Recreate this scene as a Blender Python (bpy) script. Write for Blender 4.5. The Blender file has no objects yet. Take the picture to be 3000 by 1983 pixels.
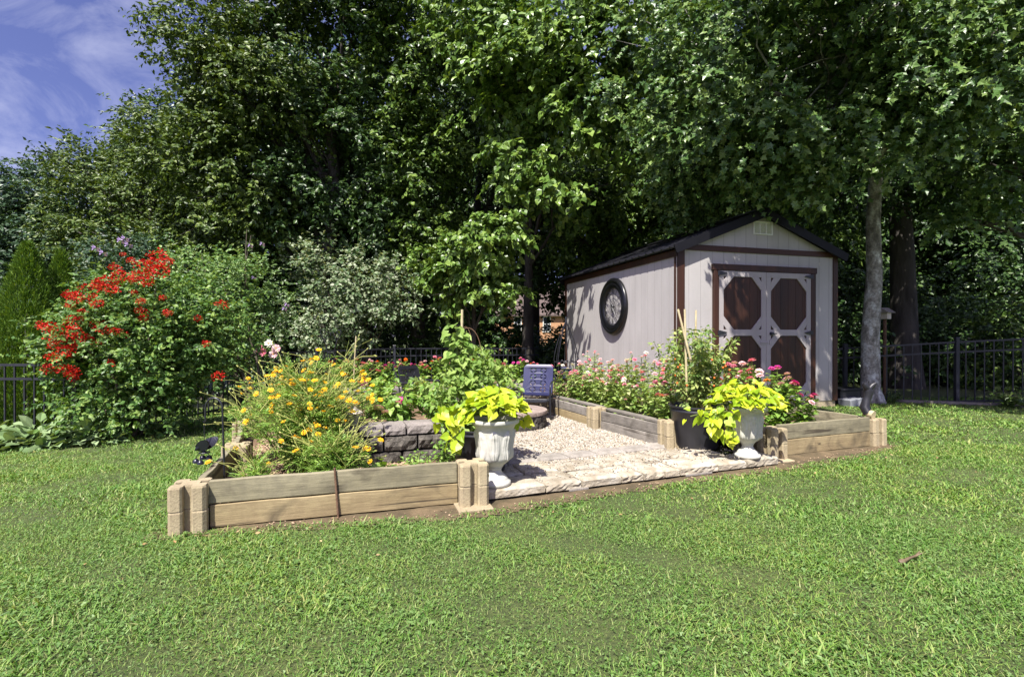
import bpy, bmesh, math, random
import numpy as np
from mathutils import Vector, Matrix

random.seed(7)
RNG = np.random.default_rng(11)
R = math.radians
sc = bpy.context.scene
COL = sc.collection
CAMZ = 1.15
F = 1500.0
HOR = 985.0

# ------------------------------------------------------------------ camera
cam_d = bpy.data.cameras.new('camera')
cam = bpy.data.objects.new('camera', cam_d)
COL.objects.link(cam)
cam.location = (0, 0, CAMZ)
cam.rotation_euler = (R(90 - 0.25), 0, 0)
cam_d.sensor_width = 36
cam_d.lens = 18
cam_d.clip_start = 0.05
cam_d.clip_end = 2000
sc.camera = cam

# ------------------------------------------------------------------ light
SUN_AZ = 22.0      # rays travel this many degrees to the right of straight ahead
SUN_EL = 56.0
world = bpy.data.worlds.new('World')
sc.world = world
world.use_nodes = True
wn, wl = world.node_tree.nodes, world.node_tree.links
wn.clear()
w_out = wn.new('ShaderNodeOutputWorld')
w_bg = wn.new('ShaderNodeBackground')
w_bg.inputs['Strength'].default_value = 0.064
w_sky = wn.new('ShaderNodeTexSky')
w_sky.sky_type = 'NISHITA'
w_sky.sun_disc = False
w_sky.sun_elevation = R(SUN_EL)
w_sky.sun_rotation = R(180 + SUN_AZ)
w_sky.air_density = 1.0
w_sky.dust_density = 2.2
w_sky.ozone_density = 2.2
w_tint = wn.new('ShaderNodeMix'); w_tint.data_type = 'RGBA'; w_tint.blend_type = 'MULTIPLY'
w_tint.inputs[0].default_value = 1.0
w_tint.inputs[7].default_value = (1.0, 0.86, 1.30, 1)
wl.new(w_sky.outputs[0], w_tint.inputs[6])
# thin cirrus wisps, laid out by direction in the sky
w_co = wn.new('ShaderNodeTexCoord')
w_map = wn.new('ShaderNodeMapping'); w_map.inputs['Scale'].default_value = (2.6, 2.6, 3.6)
w_map.inputs['Rotation'].default_value = (0.25, 0.5, 0.1)
w_noi = wn.new('ShaderNodeTexNoise'); w_noi.inputs['Scale'].default_value = 2.1
w_noi.inputs['Detail'].default_value = 9; w_noi.inputs['Roughness'].default_value = 0.62
w_noi.inputs['Distortion'].default_value = 0.6
w_rmp = wn.new('ShaderNodeValToRGB')
w_rmp.color_ramp.elements[0].position = 0.45; w_rmp.color_ramp.elements[0].color = (0, 0, 0, 1)
w_rmp.color_ramp.elements[1].position = 0.85; w_rmp.color_ramp.elements[1].color = (0.5, 0.5, 0.5, 1)
w_mix = wn.new('ShaderNodeMix'); w_mix.data_type = 'RGBA'
w_mix.inputs[7].default_value = (11.0, 11.0, 12.5, 1)
wl.new(w_co.outputs['Generated'], w_map.inputs['Vector'])
wl.new(w_map.outputs[0], w_noi.inputs['Vector'])
wl.new(w_noi.outputs['Fac'], w_rmp.inputs[0])
wl.new(w_rmp.outputs[0], w_mix.inputs[0])
wl.new(w_tint.outputs[2], w_mix.inputs[6])
wl.new(w_mix.outputs[2], w_bg.inputs['Color'])
wl.new(w_bg.outputs[0], w_out.inputs['Surface'])

sun_d = bpy.data.lights.new('sun', 'SUN')
sun_d.energy = 5.0
sun_d.angle = R(0.53)
sun_d.color = (1.0, 0.955, 0.88)
sun = bpy.data.objects.new('sun', sun_d)
COL.objects.link(sun)
_ray = Vector((math.sin(R(SUN_AZ)) * math.cos(R(SUN_EL)), math.cos(R(SUN_AZ)) * math.cos(R(SUN_EL)), -math.sin(R(SUN_EL))))
sun.rotation_euler = _ray.to_track_quat('-Z', 'Y').to_euler()

sc.view_settings.view_transform = 'Standard'
sc.view_settings.look = 'None'
sc.view_settings.exposure = 0.92
sc.view_settings.gamma = 1.0
sc.render.engine = 'CYCLES'
sc.cycles.max_bounces = 6
sc.cycles.diffuse_bounces = 2
sc.cycles.glossy_bounces = 3
sc.cycles.transmission_bounces = 4
sc.cycles.transparent_max_bounces = 6
sc.cycles.use_denoising = True
sc.cycles.sample_clamp_indirect = 6

# ------------------------------------------------------------------ helpers
def P(px, py, Y):
    """point at depth Y seen at photograph pixel px, py"""
    return Vector(((px - 1500) / F * Y, Y, CAMZ + (HOR - py) / F * Y))

def sm(a, b, x):
    t = np.clip((np.asarray(x, float) - a) / (b - a), 0, 1)
    return t * t * (3 - 2 * t)

def gz(x, y):
    """height of the lawn"""
    x = np.asarray(x, float); y = np.asarray(y, float)
    z = -0.04 * np.maximum(0, -x - 2.6) - 0.036 * np.maximum(0, y - 7) * sm(1, -2, x)
    return np.maximum(z, -0.8)

def norm(a):
    return a / np.maximum(np.linalg.norm(a, axis=-1, keepdims=True), 1e-9)

def tag(o, label=None, cat=None, group=None, kind=None):
    if label: o['label'] = label
    if cat: o['category'] = cat
    if group: o['group'] = group
    if kind: o['kind'] = kind
    return o

def link(o, parent=None):
    COL.objects.link(o)
    if parent is not None: o.parent = parent
    return o

def thing(name, label, cat, loc=(0, 0, 0), rz=0.0, group=None):
    o = bpy.data.objects.new(name, None)
    o.empty_display_size = 0.1
    o.location = loc; o.rotation_euler = (0, 0, rz)
    link(o)
    return tag(o, label, cat, group)

def kids(o):
    return [c for c in bpy.data.objects if c.parent is o]

def copy_tree(o, parent=None):
    c = o.copy(); link(c, parent)
    for ch in kids(o): copy_tree(ch, c)
    return c

def mesh_np(name, V, faces, mat, parent=None, smooth=False):
    """faces: list of (k, array of shape (n, k)) or one array"""
    if not isinstance(faces, list): faces = [faces]
    faces = [np.asarray(f) for f in faces if len(f)]
    me = bpy.data.meshes.new(name)
    V = np.asarray(V, np.float32)
    me.vertices.add(len(V)); me.vertices.foreach_set('co', V.ravel())
    loops = np.concatenate([f.ravel() for f in faces]).astype(np.int32)
    tot = np.concatenate([np.full(len(f), f.shape[1]) for f in faces]).astype(np.int32)
    st = np.concatenate([[0], np.cumsum(tot)[:-1]]).astype(np.int32)
    me.loops.add(len(loops)); me.loops.foreach_set('vertex_index', loops)
    me.polygons.add(len(tot)); me.polygons.foreach_set('loop_start', st); me.polygons.foreach_set('loop_total', tot)
    me.polygons.foreach_set('use_smooth', np.full(len(tot), smooth))
    me.update(calc_edges=True); me.validate()
    if mat: me.materials.append(mat)
    o = bpy.data.objects.new(name, me)
    return link(o, parent)

class MB:
    def __init__(self): self.v, self.f = [], []
    def add(self, vs, fs):
        n = len(self.v); self.v += [tuple(p) for p in vs]; self.f += [tuple(i + n for i in f) for f in fs]; return self
    def box(self, c, s, rz=0.0, M=None):
        x, y, z = s[0] / 2, s[1] / 2, s[2] / 2
        vs = [Vector((a * x, b * y, d * z)) for a in (-1, 1) for b in (-1, 1) for d in (-1, 1)]
        rot = M if M is not None else Matrix.Rotation(rz, 3, 'Z')
        vs = [rot @ p + Vector(c) for p in vs]
        return self.add(vs, [(0, 1, 3, 2), (4, 6, 7, 5), (0, 4, 5, 1), (2, 3, 7, 6), (0, 2, 6, 4), (1, 5, 7, 3)])
    def tube(self, pts, r, seg=8, cap=True):
        pts = [Vector(p) for p in pts]
        rs = r if isinstance(r, (list, tuple)) else [r] * len(pts)
        n0 = len(self.v); rings = []
        prev = None
        for i, p in enumerate(pts):
            a = pts[min(i + 1, len(pts) - 1)] - pts[max(i - 1, 0)]
            a = a.normalized() if a.length > 1e-9 else Vector((0, 0, 1))
            if prev is None:
                u = a.orthogonal().normalized()
            else:
                u = (prev - a * prev.dot(a))
                u = u.normalized() if u.length > 1e-6 else a.orthogonal().normalized()
            prev = u; w = a.cross(u)
            for k in range(seg):
                t = 2 * math.pi * k / seg
                self.v.append(tuple(p + (u * math.cos(t) + w * math.sin(t)) * rs[i]))
        for i in range(len(pts) - 1):
            for k in range(seg):
                b = n0 + i * seg; k2 = (k + 1) % seg
                self.f.append((b + k, b + k2, b + seg + k2, b + seg + k))
        if cap:
            self.f.append(tuple(n0 + k for k in reversed(range(seg))))
            b = n0 + (len(pts) - 1) * seg
            self.f.append(tuple(b + k for k in range(seg)))
        return self
    def lathe(self, prof, seg=32, c=(0, 0, 0), fn=None, axis='Z'):
        n0 = len(self.v)
        for (r, z) in prof:
            for k in range(seg):
                t = 2 * math.pi * k / seg
                rr = r + (fn(t, z, r) if fn else 0)
                p = (rr * math.cos(t), rr * math.sin(t), z)
                if axis == 'Y': p = (p[0], p[2], p[1])
                self.v.append((p[0] + c[0], p[1] + c[1], p[2] + c[2]))
        for i in range(len(prof) - 1):
            for k in range(seg):
                k2 = (k + 1) % seg; b = n0 + i * seg
                self.f.append((b + k, b + k2, b + seg + k2, b + seg + k))
        return self
    def prism(self, poly, z0, z1, inset=0.0):
        n = len(poly)
        cx = sum(p[0] for p in poly) / n; cy = sum(p[1] for p in poly) / n
        lo = [(p[0], p[1], z0) for p in poly]
        if inset > 0:
            mid = [(p[0], p[1], z1 - inset) for p in poly]
            d = []
            for p in poly:
                v = Vector((p[0] - cx, p[1] - cy)); L = max(v.length, 1e-6)
                d.append((p[0] - v.x / L * inset, p[1] - v.y / L * inset, z1))
            rows = [lo, mid, d]
        else:
            rows = [lo, [(p[0], p[1], z1) for p in poly]]
        vs = [p for r_ in rows for p in r_]
        fs = [tuple(reversed(range(n)))]
        for j in range(len(rows) - 1):
            for i in range(n):
                i2 = (i + 1) % n
                fs.append((j * n + i, j * n + i2, (j + 1) * n + i2, (j + 1) * n + i))
        fs.append(tuple((len(rows) - 1) * n + i for i in range(n)))
        return self.add(vs, fs)
    def build(self, name, mat, parent=None, smooth=False, bevel=0.0, bseg=1, autosmooth=False):
        me = bpy.data.meshes.new(name)
        me.from_pydata(self.v, [], self.f)
        bm = bmesh.new(); bm.from_mesh(me)
        bmesh.ops.recalc_face_normals(bm, faces=bm.faces)
        if bevel > 0:
            es = [e for e in bm.edges if len(e.link_faces) == 2 and e.calc_face_angle(0) > 0.5]
            bmesh.ops.bevel(bm, geom=es, offset=bevel, segments=bseg, affect='EDGES', profile=0.6)
        if smooth:
            for f in bm.faces: f.smooth = True
            for e in bm.edges:
                if len(e.link_faces) == 2 and e.calc_face_angle(0) > 0.9: e.smooth = False
        bm.to_mesh(me); bm.free()
        if mat: me.materials.append(mat)
        o = bpy.data.objects.new(name, me)
        return link(o, parent)

# ------------------------------------------------------------------ materials
def new_mat(name):
    m = bpy.data.materials.new(name); m.use_nodes = True
    nt = m.node_tree; nt.nodes.clear()
    out = nt.nodes.new('ShaderNodeOutputMaterial')
    b = nt.nodes.new('ShaderNodeBsdfPrincipled')
    nt.links.new(b.outputs[0], out.inputs['Surface'])
    return m, nt, b, out

def ramp(nt, stops):
    r = nt.nodes.new('ShaderNodeValToRGB')
    el = r.color_ramp.elements
    while len(el) < len(stops): el.new(0.5)
    for e, (p, c) in zip(el, stops):
        e.position = p; e.color = (c[0], c[1], c[2], 1)
    return r

def noise(nt, scale, detail=6, rough=0.6, stretch=(1, 1, 1), dist=0.0):
    co = nt.nodes.new('ShaderNodeTexCoord')
    mp = nt.nodes.new('ShaderNodeMapping'); mp.inputs['Scale'].default_value = stretch
    n = nt.nodes.new('ShaderNodeTexNoise')
    n.inputs['Scale'].default_value = scale; n.inputs['Detail'].default_value = detail
    n.inputs['Roughness'].default_value = rough; n.inputs['Distortion'].default_value = dist
    nt.links.new(co.outputs['Object'], mp.inputs[0]); nt.links.new(mp.outputs[0], n.inputs['Vector'])
    return n

def mixc(nt, a, b, fac, mode='MIX'):
    m = nt.nodes.new('ShaderNodeMix'); m.data_type = 'RGBA'; m.blend_type = mode
    for sock, val in ((0, fac), (6, a), (7, b)):
        if hasattr(val, 'outputs'):
            nt.links.new(val.outputs[2 if val.bl_idname == 'ShaderNodeMix' else 0], m.inputs[sock])
        elif isinstance(val, bpy.types.NodeSocket): nt.links.new(val, m.inputs[sock])
        elif sock == 0: m.inputs[0].default_value = val
        else: m.inputs[sock].default_value = (val[0], val[1], val[2], 1)
    return m

def pmat(name, stops, scale=6, rough=0.8, bump=0.0, bscale=40, stretch=(1, 1, 1), metallic=0.0, spec=0.4, fine=None, bdist=0.01, detail=6, perobj=0.0):
    """noise coloured surface; fine = (scale, dark colour, amount) speckle"""
    m, nt, b, out = new_mat(name)
    n = noise(nt, scale, detail, 0.6, stretch, 0.3)
    c = ramp(nt, stops); nt.links.new(n.outputs['Fac'], c.inputs[0])
    col = c
    if fine:
        n2 = noise(nt, fine[0], 3, 0.7)
        r2 = ramp(nt, [(0.35, (1, 1, 1)), (0.62, (0, 0, 0))])
        nt.links.new(n2.outputs['Fac'], r2.inputs[0])
        mu = nt.nodes.new('ShaderNodeMath'); mu.operation = 'MULTIPLY'; mu.inputs[1].default_value = fine[2]
        nt.links.new(r2.outputs[0], mu.inputs[0])
        col = mixc(nt, c, fine[1], mu)
    if perobj:
        oi = nt.nodes.new('ShaderNodeObjectInfo')
        hv = nt.nodes.new('ShaderNodeHueSaturation')
        mr = nt.nodes.new('ShaderNodeMapRange'); mr.inputs[3].default_value = 1 - perobj; mr.inputs[4].default_value = 1 + perobj
        nt.links.new(oi.outputs['Random'], mr.inputs[0]); nt.links.new(mr.outputs[0], hv.inputs['Value'])
        nt.links.new(col.outputs[2 if col.bl_idname == 'ShaderNodeMix' else 0], hv.inputs['Color'])
        col = hv
    nt.links.new(col.outputs[2 if col.bl_idname == 'ShaderNodeMix' else 0], b.inputs['Base Color'])
    b.inputs['Roughness'].default_value = rough; b.inputs['Metallic'].default_value = metallic
    b.inputs['Specular IOR Level'].default_value = spec
    if bump:
        nb = noise(nt, bscale, 5, 0.65, stretch)
        bu = nt.nodes.new('ShaderNodeBump'); bu.inputs['Strength'].default_value = bump; bu.inputs['Distance'].default_value = bdist
        nt.links.new(nb.outputs['Fac'], bu.inputs['Height']); nt.links.new(bu.outputs[0], b.inputs['Normal'])
    return m

def leafmat(name, cols, trans=0.25, rough=0.42, spec=0.5, patch=None):
    """leaf with a tone of its own per leaf; light passes through it"""
    m, nt, b, out = new_mat(name)
    g = nt.nodes.new('ShaderNodeNewGeometry')
    k = len(cols)
    c = ramp(nt, [((i + 0.0) / max(k - 1, 1), x) for i, x in enumerate(cols)])
    nt.links.new(g.outputs['Random Per Island'], c.inputs[0])
    col = c.outputs[0]
    if patch:
        n = noise(nt, patch[0], 3, 0.5)
        r2 = ramp(nt, [(0.38, (0, 0, 0)), (0.62, (1, 1, 1))]); nt.links.new(n.outputs['Fac'], r2.inputs[0])
        col = mixc(nt, c, patch[1], r2, patch[2] if len(patch) > 2 else 'MULTIPLY').outputs[2]
    nt.links.new(col, b.inputs['Base Color'])
    b.inputs['Roughness'].default_value = rough; b.inputs['Specular IOR Level'].default_value = spec
    t = nt.nodes.new('ShaderNodeBsdfTranslucent')
    br = nt.nodes.new('ShaderNodeMix'); br.data_type = 'RGBA'; br.blend_type = 'MULTIPLY'; br.inputs[0].default_value = 1
    br.inputs[7].default_value = (1.5, 1.35, 0.5, 1)
    nt.links.new(col, br.inputs[6]); nt.links.new(br.outputs[2], t.inputs['Color'])
    ms = nt.nodes.new('ShaderNodeMixShader'); ms.inputs[0].default_value = trans
    nt.links.new(b.outputs[0], ms.inputs[1]); nt.links.new(t.outputs[0], ms.inputs[2]); nt.links.new(ms.outputs[0], out.inputs['Surface'])
    return m

MT = {}
MT['bark'] = pmat('bark', [(0.3, (0.028, 0.025, 0.021)), (0.7, (0.085, 0.076, 0.066))], 5, 0.95, 0.9, 14, (1, 1, 0.25), bdist=0.03)
MT['lichen_bark'] = pmat('lichen_bark', [(0.36, (0.16, 0.15, 0.125)), (0.5, (0.38, 0.36, 0.31)), (0.62, (0.66, 0.68, 0.63))], 7, 0.95, 0.8, 18, (1, 1, 0.6), bdist=0.02, fine=(30, (0.05, 0.05, 0.045), 0.6))
MT['stem'] = pmat('stem', [(0.3, (0.10, 0.16, 0.03)), (0.7, (0.20, 0.24, 0.06))], 20, 0.7)
MT['dry_stem'] = pmat('dry_stem', [(0.3, (0.26, 0.30, 0.06)), (0.7, (0.44, 0.44, 0.14))], 20, 0.7)
MT['twig'] = pmat('twig', [(0.3, (0.07, 0.055, 0.04)), (0.7, (0.16, 0.13, 0.10))], 20, 0.9)
# paint, metal, timber, stone
def siding_mat():
    m, nt, b, out = new_mat('painted_siding')
    co = nt.nodes.new('ShaderNodeTexCoord'); sx = nt.nodes.new('ShaderNodeSeparateXYZ')
    nt.links.new(co.outputs['Object'], sx.inputs[0])
    ad = nt.nodes.new('ShaderNodeMath'); ad.operation = 'ADD'
    nt.links.new(sx.outputs[0], ad.inputs[0]); nt.links.new(sx.outputs[1], ad.inputs[1])
    dv = nt.nodes.new('ShaderNodeMath'); dv.operation = 'DIVIDE'; dv.inputs[1].default_value = 0.203
    fr = nt.nodes.new('ShaderNodeMath'); fr.operation = 'FRACT'
    nt.links.new(ad.outputs[0], dv.inputs[0]); nt.links.new(dv.outputs[0], fr.inputs[0])
    gr = ramp(nt, [(0.0, (0, 0, 0)), (0.012, (0, 0, 0)), (0.045, (1, 1, 1)), (1.0, (1, 1, 1))])
    nt.links.new(fr.outputs[0], gr.inputs[0])
    n = noise(nt, 3, 5, 0.6, (1, 1, 0.35))
    c = ramp(nt, [(0.3, (0.385, 0.368, 0.355)), (0.7, (0.46, 0.44, 0.425))]); nt.links.new(n.outputs['Fac'], c.inputs[0])
    nd = noise(nt, 5, 6, 0.7, (1, 1, .5))
    mr = nt.nodes.new('ShaderNodeMapRange'); mr.inputs[1].default_value = .55; mr.inputs[2].default_value = .08; nt.links.new(sx.outputs[2], mr.inputs[0])
    md = nt.nodes.new('ShaderNodeMath'); md.operation = 'MULTIPLY'; nt.links.new(mr.outputs[0], md.inputs[0]); nt.links.new(nd.outputs['Fac'], md.inputs[1])
    c2 = mixc(nt, c, (0.22, 0.165, 0.11), md)
    d2 = nt.nodes.new('ShaderNodeMath'); d2.operation = 'DIVIDE'; d2.inputs[1].default_value = 1.218
    f2 = nt.nodes.new('ShaderNodeMath'); f2.operation = 'FRACT'; nt.links.new(ad.outputs[0], d2.inputs[0]); nt.links.new(d2.outputs[0], f2.inputs[0])
    g2 = ramp(nt, [(0.0, (.35, .35, .35)), (0.003, (.35, .35, .35)), (0.006, (1, 1, 1)), (1.0, (1, 1, 1))]); nt.links.new(f2.outputs[0], g2.inputs[0])
    c3 = mixc(nt, c2, g2, 1.0, 'MULTIPLY')
    mx = mixc(nt, (0.25, 0.235, 0.225), c3, gr)
    nt.links.new(mx.outputs[2], b.inputs['Base Color']); b.inputs['Roughness'].default_value = 0.75
    n2 = noise(nt, 55, 4, 0.7, (1, 1, 0.10)); n3 = noise(nt, 30, 3, 0.6, (0.3, 0.3, 3))
    a1 = nt.nodes.new('ShaderNodeMath'); a1.operation = 'MULTIPLY_ADD'; a1.inputs[1].default_value = 0.3
    nt.links.new(n2.outputs['Fac'], a1.inputs[0]); nt.links.new(gr.outputs[0], a1.inputs[2])
    a2 = nt.nodes.new('ShaderNodeMath'); a2.operation = 'MULTIPLY_ADD'; a2.inputs[1].default_value = 0.35
    nt.links.new(n3.outputs['Fac'], a2.inputs[0]); nt.links.new(a1.outputs[0], a2.inputs[2])
    bu = nt.nodes.new('ShaderNodeBump'); bu.inputs['Strength'].default_value = 0.55; bu.inputs['Distance'].default_value = 0.006
    nt.links.new(a2.outputs[0], bu.inputs['Height']); nt.links.new(bu.outputs[0], b.inputs['Normal'])
    return m
MT['siding'] = siding_mat()
MT['rake_metal'] = pmat('rake_metal', [(0.3, (0.006, 0.006, 0.008)), (0.7, (0.012, 0.012, 0.015))], 3, 0.5, spec=0.25)
MT['clock_iron'] = pmat('clock_iron', [(0.3, (0.004, 0.004, 0.005)), (0.7, (0.009, 0.009, 0.011))], 8, 0.3, spec=0.5)
MT['grey_paint'] = pmat('grey_paint', [(0.3, (0.34, 0.315, 0.31)), (0.7, (0.40, 0.37, 0.365))], 4, 0.7, 0.25, 60, (1, 1, 0.2))
MT['brown_stain'] = pmat('brown_stain', [(0.3, (0.022, 0.008, 0.004)), (0.7, (0.060, 0.020, 0.008))], 5, 0.5, 0.4, 40, (1, 1, 0.12), spec=0.5)
MT['brown_stain_h'] = pmat('brown_stain_h', [(0.3, (0.022, 0.008, 0.004)), (0.7, (0.060, 0.020, 0.008))], 5, 0.5, 0.4, 40, (0.12, 1, 1), spec=0.5)
MT['roof_metal'] = pmat('roof_metal', [(0.3, (0.010, 0.010, 0.013)), (0.7, (0.020, 0.020, 0.024))], 3, 0.36, 0.05, 20, metallic=0.0, spec=0.8)
MT['black_metal'] = pmat('black_metal', [(0.3, (0.010, 0.011, 0.014)), (0.7, (0.022, 0.023, 0.030))], 8, 0.38, 0.05, 50, spec=0.6)
MT['fence_metal'] = pmat('fence_metal', [(0.3, (0.014, 0.015, 0.022)), (0.7, (0.030, 0.031, 0.042))], 8, 0.45, 0.05, 50, spec=0.5)
MT['navy_metal'] = pmat('navy_metal', [(0.3, (0.012, 0.014, 0.058)), (0.7, (0.018, 0.021, 0.082))], 8, 0.36, 0.04, 60, spec=0.6)
MT['chime_metal'] = pmat('chime_metal', [(0.3, (0.008, 0.008, 0.016)), (0.7, (0.016, 0.016, 0.03))], 8, 0.3, spec=0.6)
MT['white_plastic'] = pmat('white_plastic', [(0.3, (0.70, 0.72, 0.66)), (0.7, (0.78, 0.80, 0.75))], 5, 0.5)
MT['urn_resin'] = pmat('urn_resin', [(0.3, (0.48, 0.47, 0.41)), (0.7, (0.62, 0.61, 0.55))], 6, 0.6, 0.15, 80, fine=(45, (0.36, 0.36, 0.30), 0.3))
MT['black_plastic'] = pmat('black_plastic', [(0.3, (0.012, 0.012, 0.015)), (0.7, (0.028, 0.028, 0.033))], 5, 0.42, 0.06, 30, spec=0.5)
MT['wood_grey'] = pmat('wood_grey', [(0.22, (0.105, 0.092, 0.056)), (0.5, (0.282, 0.252, 0.158)), (0.78, (0.42, 0.38, 0.255))], 3.2, 0.88, 0.5, 22, (0.16, 1, 1.6), fine=(14, (0.11, 0.10, 0.075), 0.35), perobj=0.12)
MT['wood_tan'] = pmat('wood_tan', [(0.22, (0.16, 0.118, 0.058)), (0.5, (0.345, 0.272, 0.145)), (0.78, (0.47, 0.38, 0.215))], 3.0, 0.88, 0.5, 22, (0.16, 1, 1.6), fine=(11, (0.18, 0.125, 0.07), 0.35), perobj=0.10)
MT['wood_dark'] = pmat('wood_dark', [(0.25, (0.13, 0.115, 0.095)), (0.5, (0.26, 0.235, 0.20)), (0.75, (0.38, 0.35, 0.30))], 3.5, 0.9, 0.5, 22, (0.16, 1, 1.6), fine=(14, (0.07, 0.065, 0.055), 0.4), perobj=0.15)
MT['tan_concrete'] = pmat('tan_concrete', [(0.3, (0.34, 0.278, 0.168)), (0.7, (0.47, 0.398, 0.25))], 5, 0.92, 0.45, 90, fine=(60, (0.22, 0.165, 0.115), 0.5), perobj=0.10)
MT['grey_stone'] = pmat('grey_stone', [(0.3, (0.050, 0.045, 0.038)), (0.5, (0.112, 0.100, 0.084)), (0.7, (0.20, 0.18, 0.15))], 9, 0.95, 1.0, 34, bdist=0.02, fine=(50, (0.04, 0.036, 0.032), 0.6), perobj=0.2)
MT['cap_stone'] = pmat('cap_stone', [(0.3, (0.20, 0.18, 0.165)), (0.7, (0.34, 0.30, 0.275))], 7, 0.95, 0.7, 50, bdist=0.012, fine=(50, (0.12, 0.105, 0.095), 0.5), perobj=0.15)
MT['pit_cap'] = pmat('pit_cap', [(0.3, (0.27, 0.21, 0.175)), (0.7, (0.42, 0.335, 0.285))], 7, 0.95, 0.6, 50, bdist=0.01, fine=(40, (0.15, 0.12, 0.10), 0.4))
MT['limestone'] = pmat('limestone', [(0.28, (0.30, 0.25, 0.17)), (0.5, (0.44, 0.39, 0.30)), (0.72, (0.56, 0.52, 0.43))], 6, 0.92, 0.9, 26, bdist=0.012, fine=(25, (0.22, 0.18, 0.12), 0.5), perobj=0.16)
MT['paver'] = pmat('paver', [(0.3, (0.25, 0.225, 0.19)), (0.7, (0.40, 0.365, 0.315))], 6, 0.93, 0.6, 60, fine=(60, (0.15, 0.135, 0.12), 0.45), perobj=0.12)
MT['soil'] = pmat('soil', [(0.3, (0.075, 0.045, 0.025)), (0.5, (0.17, 0.11, 0.065)), (0.7, (0.30, 0.21, 0.13))], 14, 0.97, 1.0, 40, bdist=0.02)
MT['clay_soil'] = pmat('clay_soil', [(0.3, (0.055, 0.045, 0.024)), (0.5, (0.125, 0.092, 0.050)), (0.7, (0.21, 0.15, 0.085))], 5, 0.97, 0.8, 60, bdist=0.012, fine=(30, (0.11, 0.085, 0.045), 0.5))
MT['bamboo'] = pmat('bamboo', [(0.3, (0.46, 0.38, 0.21)), (0.7, (0.62, 0.54, 0.34))], 9, 0.5, 0.1, 30)
MT['old_bamboo'] = pmat('old_bamboo', [(0.3, (0.09, 0.065, 0.04)), (0.7, (0.22, 0.16, 0.09))], 9, 0.6, 0.2, 30)
MT['rust'] = pmat('rust', [(0.3, (0.10, 0.055, 0.032)), (0.7, (0.19, 0.115, 0.07))], 30, 0.9, 0.3, 80)
MT['cream_ceramic'] = pmat('cream_ceramic', [(0.3, (0.62, 0.55, 0.42)), (0.7, (0.74, 0.68, 0.55))], 8, 0.5)
MT['pebble'] = None

def weather(m, seed):
    nt = m.node_tree; b = [n for n in nt.nodes if n.bl_idname == 'ShaderNodeBsdfPrincipled'][0]
    src = b.inputs['Base Color'].links[0].from_socket
    oi = nt.nodes.new('ShaderNodeObjectInfo'); co = nt.nodes.new('ShaderNodeTexCoord')
    ad = nt.nodes.new('ShaderNodeVectorMath'); ad.operation = 'ADD'
    sc2 = nt.nodes.new('ShaderNodeVectorMath'); sc2.operation = 'SCALE'; sc2.inputs['Scale'].default_value = 37.0
    cb = nt.nodes.new('ShaderNodeCombineXYZ'); nt.links.new(oi.outputs['Random'], cb.inputs[0]); nt.links.new(oi.outputs['Random'], cb.inputs[1])
    nt.links.new(cb.outputs[0], sc2.inputs[0]); nt.links.new(co.outputs['Object'], ad.inputs[0]); nt.links.new(sc2.outputs[0], ad.inputs[1])
    def lay(scale, stretch, lo, hi, dark, amt, dist=0.0):
        nonlocal src
        mp = nt.nodes.new('ShaderNodeMapping'); mp.inputs['Scale'].default_value = stretch; nt.links.new(ad.outputs[0], mp.inputs[0])
        n = nt.nodes.new('ShaderNodeTexNoise'); n.inputs['Scale'].default_value = scale; n.inputs['Detail'].default_value = 5; n.inputs['Distortion'].default_value = dist
        nt.links.new(mp.outputs[0], n.inputs['Vector'])
        r = ramp(nt, [(lo, (0, 0, 0)), (hi, (amt, amt, amt))]); nt.links.new(n.outputs['Fac'], r.inputs[0])
        mx = mixc(nt, (0, 0, 0), dark, r.outputs[0], 'MIX'); nt.links.new(src, mx.inputs[6]); src = mx.outputs[2]
    lay(2.6, (1, 1, 1.6), .56, .72, (.055, .045, .03), .75, 1.0)
    lay(9.0, (.10, 1, 2.2), .60, .66, (.04, .03, .02), .8, .4)
    lay(5.5, (1, 1, 1), .68, .74, (.035, .025, .015), .9, .2)
    nt.links.new(src, b.inputs['Base Color'])
for k in ('wood_grey', 'wood_tan', 'wood_dark'): weather(MT[k], 0)
def glassy(name, col):
    m, nt, b, out = new_mat(name)
    b.inputs['Base Color'].default_value = (*col, 1); b.inputs['Roughness'].default_value = 0.08
    b.inputs['Transmission Weight'].default_value = 0.6; b.inputs['IOR'].default_value = 1.45
    return m
MT['lamp_glass'] = glassy('lamp_glass', (0.72, 0.70, 0.55))
m, nt, b, out = new_mat('window_glass')
b.inputs['Base Color'].default_value = (0.05, 0.06, 0.07, 1); b.inputs['Roughness'].default_value = 0.05
MT['window_glass'] = m

# leaves
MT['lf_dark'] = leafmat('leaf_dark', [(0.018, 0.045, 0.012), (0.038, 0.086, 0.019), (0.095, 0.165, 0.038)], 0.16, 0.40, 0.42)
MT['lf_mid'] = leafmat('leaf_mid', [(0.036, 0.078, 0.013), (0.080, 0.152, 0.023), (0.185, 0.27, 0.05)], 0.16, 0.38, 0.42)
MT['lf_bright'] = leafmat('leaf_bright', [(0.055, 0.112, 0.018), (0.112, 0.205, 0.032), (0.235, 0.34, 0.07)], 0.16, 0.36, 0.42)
MT['lf_olive'] = leafmat('leaf_olive', [(0.036, 0.072, 0.012), (0.072, 0.125, 0.018), (0.155, 0.215, 0.034)], 0.16, 0.45, 0.42)
MT['lf_blue'] = leafmat('leaf_blue', [(0.027, 0.062, 0.030), (0.046, 0.095, 0.043), (0.081, 0.142, 0.065)], 0.16, 0.40, 0.42)
MT['lf_maple'] = leafmat('leaf_maple', [(0.038, 0.085, 0.022), (0.082, 0.162, 0.038), (0.20, 0.29, 0.078)], 0.16, 0.36, 0.42)
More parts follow.
